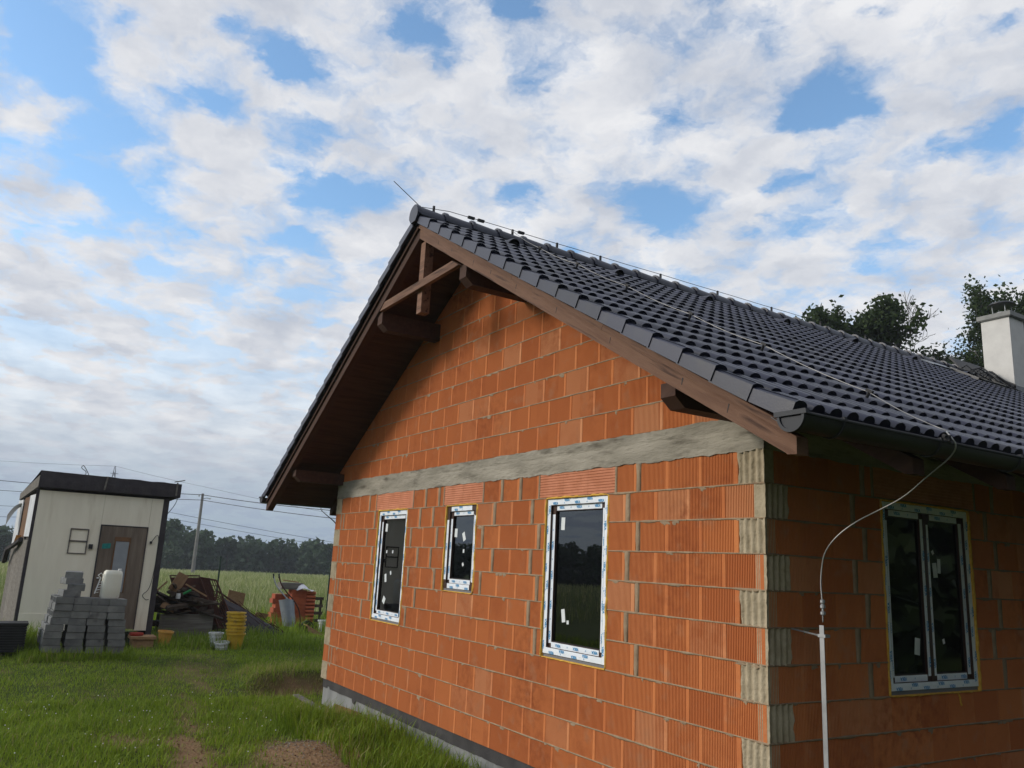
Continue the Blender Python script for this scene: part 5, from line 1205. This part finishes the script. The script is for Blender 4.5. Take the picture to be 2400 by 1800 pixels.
# ---- utility pole, wires, pylon
up_ = empty('utility_pole', (-86.4, 13.15, gz(-86.4, 13.15)-0.2)); tag(up_, 'concrete utility pole with street lamp standing in the field', 'pole')
hz_ = 7.6-up_.location.z
B('pole').lathe([(0.20, 0), (0.13, hz_)], 12).obj('mast', up_)
B('metal_dark').tube([(0, 0.1, hz_-0.55), (0.15, 0.35, hz_-0.45), (0.2, 0.6, hz_-0.45)], 0.03, 6).obj('lamp_arm', up_); B('white_pl').lathe([(0.05, 0), (0.14, 0.05), (0.10, 0.14), (0.02, 0.16)], 10, (0.2, 0.72, hz_-0.55)).obj('lamp_head', up_)
B('white_pl').box(-0.1, 0.1, -0.42, -0.3, hz_-0.35, hz_-0.2).box(-0.05, 0.05, -0.4, 0.2, hz_-0.15, hz_-0.1).obj('insulators', up_)
def line(pts, r_, label, sag=0.4):
    P = []
    for a, b_ in zip(pts, pts[1:]):
        a, b_ = Vector(a), Vector(b_)
        for i in range(10): f = i/10; p = a.lerp(b_, f); p.z -= sag*4*f*(1-f); P.append(p)
    P.append(Vector(pts[-1])); tag(B('line').tube(P, r_, 5).obj('overhead_wire'), label, 'wire', 'overhead wires')
line([(-125, -30, 9.6), (-105.27, -5.27, 8.38), (-85.87, 13.08, 7.43), (-69.3, 21.2, 5.95), (-56, 27.5, 4.9)], 0.035, 'upper overhead cable running over the utility pole top', 0.12)
line([(-125, -30, 8.6), (-105.45, -5.09, 7.29), (-86.01, 13.09, 6.9), (-69.1, 21.81, 5.22), (-56, 28, 4.2)], 0.030, 'lower overhead cable just below the utility pole top', 0.1)
line([(-195, -40, 8.4), (-174.9, -5, 7.95), (-158.42, 21.6, 8.3), (-143.41, 47.96, 4.36), (-130, 70, 2.5)], 0.035, 'distant thin wire above the far trees, upper one of the pair', 0.1)
line([(-195, -40, 6.8), (-175.2, -4.65, 5.95), (-158.6, 21.77, 7.2), (-143.55, 48.1, 3.51), (-130, 70, 1.5)], 0.035, 'distant thin wire above the far trees, lower one of the pair', 0.1)
line([(-330, -50, 28), (-303.7, -7.5, 26.47), (-284.25, 24.18, 26.6), (-259.9, 46.85, 20.84), (-225, 75, 14)], 0.04, 'faint wire strung from the lattice pylon top', 0.2)
py_ = empty('lattice_pylon', (-285, 24.2, -3)); tag(py_, 'far lattice pylon rising behind the shed roof', 'pylon')
mb = B('metal_dark')
for q in range(4):
    sx, sy = ((1, 1), (1, -1), (-1, -1), (-1, 1))[q]; tx, ty = ((1, -1), (-1, -1), (-1, 1), (1, 1))[q]
    mb.tube([(2.2*sx, 2.2*sy, 0), (0.35*sx, 0.35*sy, 27), (0.1*sx, 0.1*sy, 29.7)], 0.10, 4)
    for i in range(14):
        f0, f1 = i/14, (i+1)/14; r0, r1 = 2.2-1.9*f0, 2.2-1.9*f1
        mb.tube([(r0*sx, r0*sy, 28*f0), (r1*tx, r1*ty, 28*f1)], 0.06, 4); mb.tube([(r0*tx, r0*ty, 28*f0), (r1*sx, r1*sy, 28*f1)], 0.06, 4)
mb.obj('lattice', py_); B('metal_dark').box(-0.1, 0.1, -1.2, 1.2, 27.2, 27.35).box(-0.1, 0.1, -0.9, 0.9, 24.2, 24.35).obj('cross_arms', py_)
wire_ = B('line').tube(smooth_path([(-8.785, 0.03, 2.30), (-8.84, 0.035, 2.37), (-10.0, 0.25, 2.55), (-11.8, 0.75, 2.74), (-20, 3.6, 3.4), (-69.0, 21.3, 5.9)]), 0.009, 5).obj('service_cable', house)

# ================================================================== VEGETATION
rng = np.random.default_rng(5)
def blades_mesh(name, base, h, w, lean, az, tint, k, curl=0.5):
    n = len(h); ca, sa = np.cos(az), np.sin(az)
    side_ = np.stack([-sa, ca, np.zeros(n)], 1)*(w/2)[:, None]; dirn = np.stack([ca, sa, np.zeros(n)], 1)
    mid = base+dirn*(lean*h*0.35)[:, None]+np.stack([np.zeros(n)]*2+[h*0.62], 1)
    tip = base+dirn*(lean*h)[:, None]+np.stack([np.zeros(n)]*2+[h*(1-curl*0.3*lean)], 1)
    V = np.stack([base-side_, base+side_, mid+side_*0.75, mid-side_*0.75, tip], 1).reshape(-1, 3)
    i0 = np.arange(n)*5
    quads = np.stack([i0, i0+1, i0+2, i0+3], 1); tris = np.stack([i0+3, i0+2, i0+4], 1)
    loops = np.concatenate([quads.ravel(), tris.ravel()]); me = bpy.data.meshes.new(name)
    me.vertices.add(len(V)); me.vertices.foreach_set('co', V.ravel().astype(np.float32))
    me.loops.add(len(loops)); me.loops.foreach_set('vertex_index', loops.astype(np.int32))
    me.polygons.add(2*n); me.polygons.foreach_set('loop_start', np.concatenate([np.arange(n)*4, 4*n+np.arange(n)*3]).astype(np.int32))
    me.polygons.foreach_set('loop_total', np.concatenate([np.full(n, 4), np.full(n, 3)]).astype(np.int32))
    a = me.attributes.new('tint', 'FLOAT', 'POINT'); a.data.foreach_set('value', np.repeat(tint, 5).astype(np.float32))
    me.materials.append(M[k]); me.update(); me.validate(); return me
def in_house(x, y): return x > -8.78 and y > -0.02 and x < 0.05
OBST = [(-12.55, -12.0, -3.7, -2.4), (-16.5, -13.98, -4.3, -1.69), (-13.92, -13.5, -2.12, -1.66), (-12.75, -12.3, -4.75, -3.9), (-15.6, -14.78, -1.45, -0.35)]
def blocked(x, y): return in_house(x, y) or any(a < x < b_ and c < y < d for a, b_, c, d in OBST)
pos = []; hh = []; ww = []; ll = []; tt = []
def sow(n, x0, x1, y0, y1, hmin, hmax, dens=None, wide=0.006, dirtk=1.0, dead=0.03):
    xs = rng.uniform(x0, x1, n); ys = rng.uniform(y0, y1, n); rv = rng.random((n, 6))
    for i in range(n):
        x, y = xs[i], ys[i]
        if blocked(x, y): continue
        d = dirt(x, y)*dirtk
        if rv[i, 0] < min(0.93, d*1.1): continue
        if dens and rv[i, 1] > dens(x, y): continue
        cl_ = 0.5+0.5*nz(x*1.7, y*1.7, 3.3); c2_ = 0.5+0.5*nz(x*0.5, y*0.5, 13.3)
        pos.append((x, y, gz(x, y)-0.01)); h = (hmin+(hmax-hmin)*rv[i, 2]**1.6)*(0.55+0.9*cl_)*(1-0.6*d); hh.append(h)
        ww.append(wide*(0.6+0.9*rv[i, 3])); ll.append(0.15+1.0*rv[i, 4]**1.5)
        t_ = 0.04+0.34*c2_+0.48*rv[i, 5]; tt.append(0.97+0.03*rv[i, 3] if rv[i, 1] > 1-dead-0.25*d else min(0.84, t_))
sow(72000, -9.2, -3.6, -5.2, 0.0, 0.035, 0.13, wide=0.0085)                      # foreground turf
sow(34000, -12.6, -9.0, -5.0, 1.2, 0.035, 0.09, wide=0.007)         # trodden grass
sow(20000, -18.5, -12.2, -5.2, 4.0, 0.05, 0.17, wide=0.009)
sow(9000, -7.2, -3.6, -1.15, -0.03, 0.14, 0.40, wide=0.011, dirtk=0.6)  # tall tufts by the plinth
sow(3500, -8.6, -7.0, -0.5, -0.03, 0.04, 0.12, dirtk=0.7)
sow(3500, -10.6, -9.3, -0.9, 1.2, 0.06, 0.20, dirtk=0.3, dead=0.5)   # bank with dead grass
sow(2600, -12.4, -11.7, -4.0, -2.2, 0.08, 0.24, wide=0.010)
sow(2600, -13.9, -12.4, -4.6, -3.5, 0.15, 0.55, wide=0.012)
sow(3800, -15.2, -12.8, -1.7, 1.6, 0.10, 0.34, wide=0.011)
sow(5000, -20.5, -16.0, -1.0, 4.5, 0.15, 0.55, wide=0.014)
sow(6000, -3.6, 5.0, -9.0, -0.3, 0.04, 0.14)
sow(15000, -12.0, -3.6, -9.0, -5.0, 0.05, 0.14, wide=0.010)
sow(7000, -19.5, -12.0, -9.0, -4.8, 0.06, 0.22, wide=0.013)
n = len(hh); gm = blades_mesh('grass', np.array(pos), np.array(hh), np.array(ww), np.array(ll), rng.uniform(0, 6.283, n), np.array(tt), 'grass')
tag(place('grass', gm), 'green unmown grass and weeds around the shed and house', 'grass', kind='stuff')
# clover heads
mb = B('white_pl')
for i in range(110):
    x, y = rnd.uniform(-9.5, -4.5), rnd.uniform(-4.6, -1.0)
    if dirt(x, y) > 0.4: continue
    z = gz(x, y)+rnd.uniform(0.05, 0.10); mb.lathe([(0.001, -0.006), (0.009, 0.0), (0.001, 0.009)], 5, (x, y, z), cap=False)
tag(mb.obj('clover_flowers'), 'tiny white clover heads dotted through the grass', 'flowers', kind='stuff')
# gravel on the earth heap
mb = B('gravel')
for i in range(1500):
    x, y = rnd.gauss(-5.5, 0.40), rnd.gauss(-1.28, 0.30); r_ = rnd.uniform(0.004, 0.014); z = gz(x, y)+r_*0.4
    if in_house(x, y): continue
    p = [(x+rnd.uniform(-1, 1)*r_, y+rnd.uniform(-1, 1)*r_, z+rnd.uniform(-.3, 1)*r_) for _ in range(4)]; b0 = len(mb.v); mb.v += p
    for f in ((0, 1, 2), (0, 2, 3), (0, 3, 1), (1, 3, 2)): mb.f.append(tuple(b0+q for q in f)); mb.m.append(0)
tag(mb.obj('gravel'), 'loose grey gravel spilled over the heap of earth', 'gravel', kind='stuff')
# crop field
n = 75000
ph = np.where(rng.random(n) < 0.72, rng.uniform(R(-8), R(26), n), rng.uniform(R(-52), R(34), n))
rr_ = 22.5*np.exp(rng.random(n)**0.85*math.log(175/22.5))
x = CAMP.x-rr_*np.cos(ph); y = CAMP.y+rr_*np.sin(ph)
ok = (x < -19.3) & ~((x > -22) & (y < -1.0) & (y > -5)); x, y, rr_ = x[ok], y[ok], rr_[ok]; n = len(x)
zz = np.array([gz(a, b_) for a, b_ in zip(x, y)])
hgt = rng.uniform(0.50, 0.80, n)*(0.85+0.3*np.array([nz(a*0.15, b_*0.15, 2) for a, b_ in zip(x, y)])); wd = 0.016*(0.6+rng.random(n))*np.maximum(1, rr_/24)
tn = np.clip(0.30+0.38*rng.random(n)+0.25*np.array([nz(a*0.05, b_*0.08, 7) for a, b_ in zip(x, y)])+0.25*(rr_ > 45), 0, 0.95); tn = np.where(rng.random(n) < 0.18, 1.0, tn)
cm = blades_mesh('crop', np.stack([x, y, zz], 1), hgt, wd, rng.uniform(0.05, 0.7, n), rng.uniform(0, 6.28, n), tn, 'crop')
tag(place('crop_field', cm), 'pale green cereal field stretching to the far wood', 'field', kind='stuff')

# ---- leaf clouds
def leaf_mesh(name, C_, size, tint, k, flat=0.0, aspect=0.62):
    n = len(C_); nrm = rng.normal(size=(n, 3)); nrm[:, 2] += flat; nrm /= np.linalg.norm(nrm, axis=1)[:, None]
    a = np.cross(nrm, rng.normal(size=(n, 3))); a /= np.linalg.norm(a, axis=1)[:, None]; b_ = np.cross(nrm, a)
    s_ = size[:, None]/2
    V = np.stack([C_-a*s_, C_-b_*s_*aspect, C_+a*s_, C_+b_*s_*aspect], 1).reshape(-1, 3)
    me = bpy.data.meshes.new(name); me.vertices.add(4*n); me.vertices.foreach_set('co', V.ravel().astype(np.float32))
    me.loops.add(4*n); me.loops.foreach_set('vertex_index', np.arange(4*n, dtype=np.int32)); me.polygons.add(n)
    me.polygons.foreach_set('loop_start', (np.arange(n)*4).astype(np.int32)); me.polygons.foreach_set('loop_total', np.full(n, 4, np.int32))
    at = me.attributes.new('tint', 'FLOAT', 'POINT'); at.data.foreach_set('value', np.repeat(tint, 4).astype(np.float32)); me.materials.append(M[k]); me.update(); return me
def far_tree_pts(x, y, z0, h, rad, n):
    k = 7; cen = np.stack([x+rng.normal(0, rad*0.45, k), y+rng.normal(0, rad*0.45, k), z0+h*np.linspace(0.84, 0.12, k)], 1); cen[0] = (x, y, z0+h*0.80)
    rs = rad*rng.uniform(0.45, 0.68, k); rs[0] = rad*0.45
    ci = rng.integers(0, k, n); d = rng.normal(size=(n, 3)); d /= np.linalg.norm(d, axis=1)[:, None]
    r_ = rs[ci]*(0.55+0.5*rng.random(n)**0.6); P = cen[ci]+d*r_[:, None]*np.array([1, 1, 0.9]); P[:, 2] = np.minimum(P[:, 2], z0+h*1.02); P[:, 2] = np.maximum(P[:, 2], z0+0.2)
    return P, np.clip(0.25+0.35*d[:, 2]+0.35*rng.random(n)+rng.uniform(-0.12, 0.12), 0, 1)
Ps, Ts = [], []; mbt = B('bark')
def polar(ph_deg, r_): return CAMP.x-r_*math.cos(R(ph_deg)), CAMP.y+r_*math.sin(R(ph_deg))
phi = -62.0; rt_ = random.Random(21)
while phi < 36:
    for ring in (0, 1):
        r_ = 150+ring*16+rt_.uniform(-6, 6); ph_ = phi+rt_.uniform(-0.5, 0.5)+ring*0.6; x_, y_ = polar(ph_, r_); z_ = gz(x_, y_)
        h = 5.0+rt_.uniform(-0.6, 1.2)+ring*0.8+(2.6*math.exp(-((ph_-8.2)/3.6)**2))+1.6*math.exp(-((ph_+14)/8)**2)+(0.4 if ph_ > 15 else 0)+(2.5*sm(-20, -30, ph_))
        P_, T_ = far_tree_pts(x_, y_, z_, h, h*0.36+0.6, 430); Ps.append(P_); Ts.append(T_)
        mbt.tube([(x_, y_, z_-0.3), (x_, y_, z_+h*0.6)], [0.16, 0.06], 4)
    phi += 1.05
P_ = np.concatenate(Ps); T_ = np.concatenate(Ts)
fwd_ = empty('far_wood'); tag(fwd_, 'dark line of broadleaf wood closing the far side of the field', 'wood', kind='stuff')
tag(place('foliage', leaf_mesh('foliage', P_, rng.uniform(0.7, 1.3, len(P_)), T_, 'leaf_far'), fwd_), kind='stuff'); tag(mbt.obj('trunks', fwd_), kind='stuff')
def far_tree(ph_, r_, h, rad, label, n=900):
    x_, y_ = polar(ph_, r_); z_ = gz(x_, y_); e = empty('broadleaf_tree', (x_, y_, z_)); tag(e, label, 'tree', 'trees standing above the far wood')
    P_, T_ = far_tree_pts(0, 0, 0, h, rad, n); place('crown', leaf_mesh('crown', P_, rng.uniform(0.5, 0.95, n), T_, 'leaf_far'), e)
    mb = B('bark').tube([(0, 0, -0.3), (0.1, 0, h*0.4), (0, 0.1, h*0.8)], [0.22, 0.14, 0.04], 6)
    for q in range(5): a = q*1.3; mb.tube([(0, 0, h*(0.35+0.07*q)), (math.cos(a)*rad*0.6, math.sin(a)*rad*0.6, h*(0.5+0.08*q))], [0.08, 0.03], 4)
    mb.obj('trunk', e)
def az(u): # bearing of a far tree along the field edge, in degrees
    return u
far_tree(9.6, 138, 8.8, 2.6, 'tall round-topped tree above the far wood just left of the utility pole', 1100)
far_tree(11.5, 140, 7.3, 2.0, 'smaller tree just right of the utility pole above the far wood')
far_tree(19.6, 142, 5.9, 2.0, 'round tree rising from the far wood close to the house corner')
far_tree(7.6, 144, 7.0, 2.3, 'tree of the far wood showing beside the shed corner')
# ---- trees behind the house
def grow(seed, h, spread, levels=4, leaf=0.2, per=9, droop=0.0, bare=0.0, bark='bark', trunk=0.2, lean=(0, 0), first=0.35, nl=7, tight=0.3, upb=0.55):
    r = random.Random(seed); mb = B(bark); leaves = []
    def branch(p, d, L, rad, lv):
        pts = [p.copy()]; rs = [rad]; q = p.copy(); dd = d.copy(); seg = 4
        for i in range(seg):
            dd = (dd+Vector((r.uniform(-1, 1), r.uniform(-1, 1), r.uniform(-0.6, 1)))*0.16+Vector((0, 0, -droop*(lv >= levels-2)*0.5+(upb*0.1 if lv > 0 else 0.1)))).normalized()
            q = q+dd*(L/seg); pts.append(q.copy()); rs.append(max(0.011, rad*(1-0.75*(i+1)/seg)))
            if lv < levels and i >= (1 if lv else 1):
                for _ in range((2 if lv > 0 else nl//2)):
                    a = r.uniform(0, 6.28); o = dd.orthogonal().normalized(); o.rotate(Matrix.Rotation(a, 3, dd)); nd = (dd*r.uniform(0.5, 0.9)+o*r.uniform(0.5, 0.9)+Vector((0, 0, upb*0.4))).normalized()
                    branch(q, nd, L*r.uniform(0.42, 0.62)*(spread if lv == 0 else 1), rs[-1]*0.62, lv+1)
        mb.tube(pts, rs, 5 if lv < 2 else 3, cap=False)
        if lv >= levels-1 and r.random() > bare:
            for pp in pts[1:]:
                for _ in range(per):
                    leaves.append((pp+Vector((r.gauss(0, tight), r.gauss(0, tight), r.gauss(0, tight)-droop*0.2)), leaf*r.uniform(0.6, 1.3), r.random()))
    branch(Vector((0, 0, -0.3)), Vector((lean[0], lean[1], 1)).normalized(), h, trunk, 0)
    return mb, leaves
def tree(name, loc, label, group, **kw):
    top = kw.pop('top'); e = empty(name, loc); tag(e, label, 'tree', group); mb, lv = grow(**kw)
    mx_ = max([v[2] for v in mb.v]+[l[0].z for l in lv]); k_ = top/mx_; kx = kw.get('wide_', 1.0)
    mb.v = [(v[0], v[1], v[2]*k_) for v in mb.v]; lv = [(Vector((l[0].x, l[0].y, l[0].z*k_)), l[1], l[2]) for l in lv]
    if lv:
        cx_ = sum(l[0].x for l in lv)/len(lv); cy_ = sum(l[0].y for l in lv)/len(lv); cz_ = sum(l[0].z for l in lv)/len(lv)
        mb.v = [(v[0]-cx_*v[2]/cz_, v[1]-cy_*v[2]/cz_, v[2]) for v in mb.v]; lv = [(Vector((l[0].x-cx_*l[0].z/cz_, l[0].y-cy_*l[0].z/cz_, l[0].z)), l[1], l[2]) for l in lv]
    mb.obj('trunk', e, smooth=True)
    if lv:
        C_ = np.array([tuple(l[0]) for l in lv]); c0 = C_.mean(0); out_ = (C_-c0); tint = np.clip(0.15+0.5*np.array([l[2] for l in lv])+0.05*out_[:, 2], 0, 1)
        place('crown', leaf_mesh('crown', C_, np.array([l[1] for l in lv]), tint, 'leaf', flat=0.4), e)
    return e
G_ = 'trees behind the house'
tree('oak_tree', (-18.9, 26.6, -0.4), 'leafy tree, leftmost of the trees behind the roof ridge', G_, seed=3, h=8.6, spread=0.34, top=15.4, levels=3, leaf=0.24, per=8, nl=8, trunk=0.20, tight=0.17)
tree('oak_tree', (-17.95, 28.6, -0.4), 'fuller leafy tree, second from the left behind the roof ridge', G_, seed=8, h=8.6, spread=0.36, top=15.3, levels=3, leaf=0.24, per=8, nl=8, trunk=0.22, tight=0.17)
tree('birch_tree', (-17.1, 30.0, -0.4), 'nearly bare tree with crooked branches between the leafy trees and the chimney', G_, seed=15, h=10.6, spread=0.34, top=16.0, levels=3, leaf=0.18, per=1, bare=0.85, bark='bark', nl=5, trunk=0.13, tight=0.15)
tree('birch_tree', (-16.75, 31.0, -0.4), 'dense leafy tree just left of the white chimney', G_, seed=22, h=7.9, spread=0.5, top=13.5, levels=3, leaf=0.19, per=15, nl=8, trunk=0.2, tight=0.24, droop=0.15)
tree('birch_tree', (-15.9, 32.2, -0.4), 'drooping birch whose thin twigs hang beside the chimney', G_, seed=31, h=9.4, spread=0.32, top=13.9, levels=3, leaf=0.15, per=7, droop=0.7, bare=0.35, bark='birch_bark', nl=8, trunk=0.14, tight=0.2)
tree('birch_tree', (-14.2, 34.2, -0.4), 'sparse birch with hanging twigs just left of the chimney cowl', G_, seed=41, h=11.4, spread=0.45, top=15.6, levels=3, leaf=0.17, per=11, droop=0.6, bare=0.25, bark='birch_bark', nl=8, trunk=0.17, tight=0.24)
tree('birch_tree', (-15.6, 34.5, -0.4), 'dark leafy tree filling the gap behind the chimney', G_, seed=52, h=8.6, spread=0.55, top=13.6, levels=3, leaf=0.20, per=17, nl=8, trunk=0.22, tight=0.28)
tree('birch_tree', (-14.0, 34.5, -0.4), 'tall leafy birch rising above the chimney cowl at the right edge', G_, seed=8, h=8.6, spread=0.36, top=17.0, levels=3, leaf=0.20, per=9, nl=8, bark='birch_bark', trunk=0.2, tight=0.2, droop=0.2)
# tall trees across the yard, facing the long side of the house (seen mirrored in its window)
Ps, Ts = [], []; mbt = B('bark'); rq = random.Random(77)
for i in range(26):
    x_ = 13.0+rq.uniform(-1.0, 2.0)+(i % 2)*3.0; y_ = -7.0+i*1.4; h = rq.uniform(13.0, 16.5)
    P_, T_ = far_tree_pts(x_, y_, -0.4, h, h*0.20+0.8, 1700); Ps.append(P_); Ts.append(T_); mbt.tube([(x_, y_, -0.6), (x_+0.1, y_, h*0.7)], [0.2, 0.06], 5)
P_ = np.concatenate(Ps); T_ = np.concatenate(Ts)
ew = empty('yard_wood'); tag(ew, 'dense tall trees across the yard, mirrored in the long side window', 'wood', kind='stuff')
tag(place('foliage', leaf_mesh('foliage', P_, rng.uniform(0.5, 0.9, len(P_)), T_, 'tree_dark'), ew), kind='stuff'); tag(mbt.obj('trunks', ew), kind='stuff')

# clods and crumbs of earth on the bare ground
mb = B('soil')
for i in range(9000):
    x, y = rnd.uniform(-9.8, -3.8), rnd.uniform(-3.4, 0.6); dd_ = dirt(x, y)
    if in_house(x, y) or rnd.random() > dd_*0.9: continue
    r_ = 0.006+0.018*rnd.random()**3; z = gz(x, y)+r_*0.3
    p = [(x+rnd.uniform(-1, 1)*r_, y+rnd.uniform(-1, 1)*r_, z+rnd.uniform(-.4, 1)*r_) for _ in range(4)]; b0 = len(mb.v); mb.v += p
    for f in ((0, 1, 2), (0, 2, 3), (0, 3, 1), (1, 3, 2)): mb.f.append(tuple(b0+q for q in f)); mb.m.append(0)
tag(mb.obj('earth_clods'), 'crumbs of brown earth on the bare patches of the lawn', 'earth', kind='stuff')
# ---- air: faint even haze over the whole place
hm = bpy.data.materials.new('haze_air'); hm.use_nodes = True; t = hm.node_tree; t.nodes.remove(t.nodes['Principled BSDF'])
pv = t.nodes.new('ShaderNodeVolumePrincipled'); pv.inputs['Color'].default_value = (0.80, 0.87, 0.95, 1); pv.inputs['Density'].default_value = 0.0006; pv.inputs['Anisotropy'].default_value = 0.2
t.links.new(pv.outputs[0], t.nodes['Material Output'].inputs['Volume']); M['haze'] = hm
tag(B('haze').box(-330, 60, -190, 190, -8.0, 33.0).obj('haze'), 'thin pale haze in the air over the whole place', 'haze', kind='stuff')
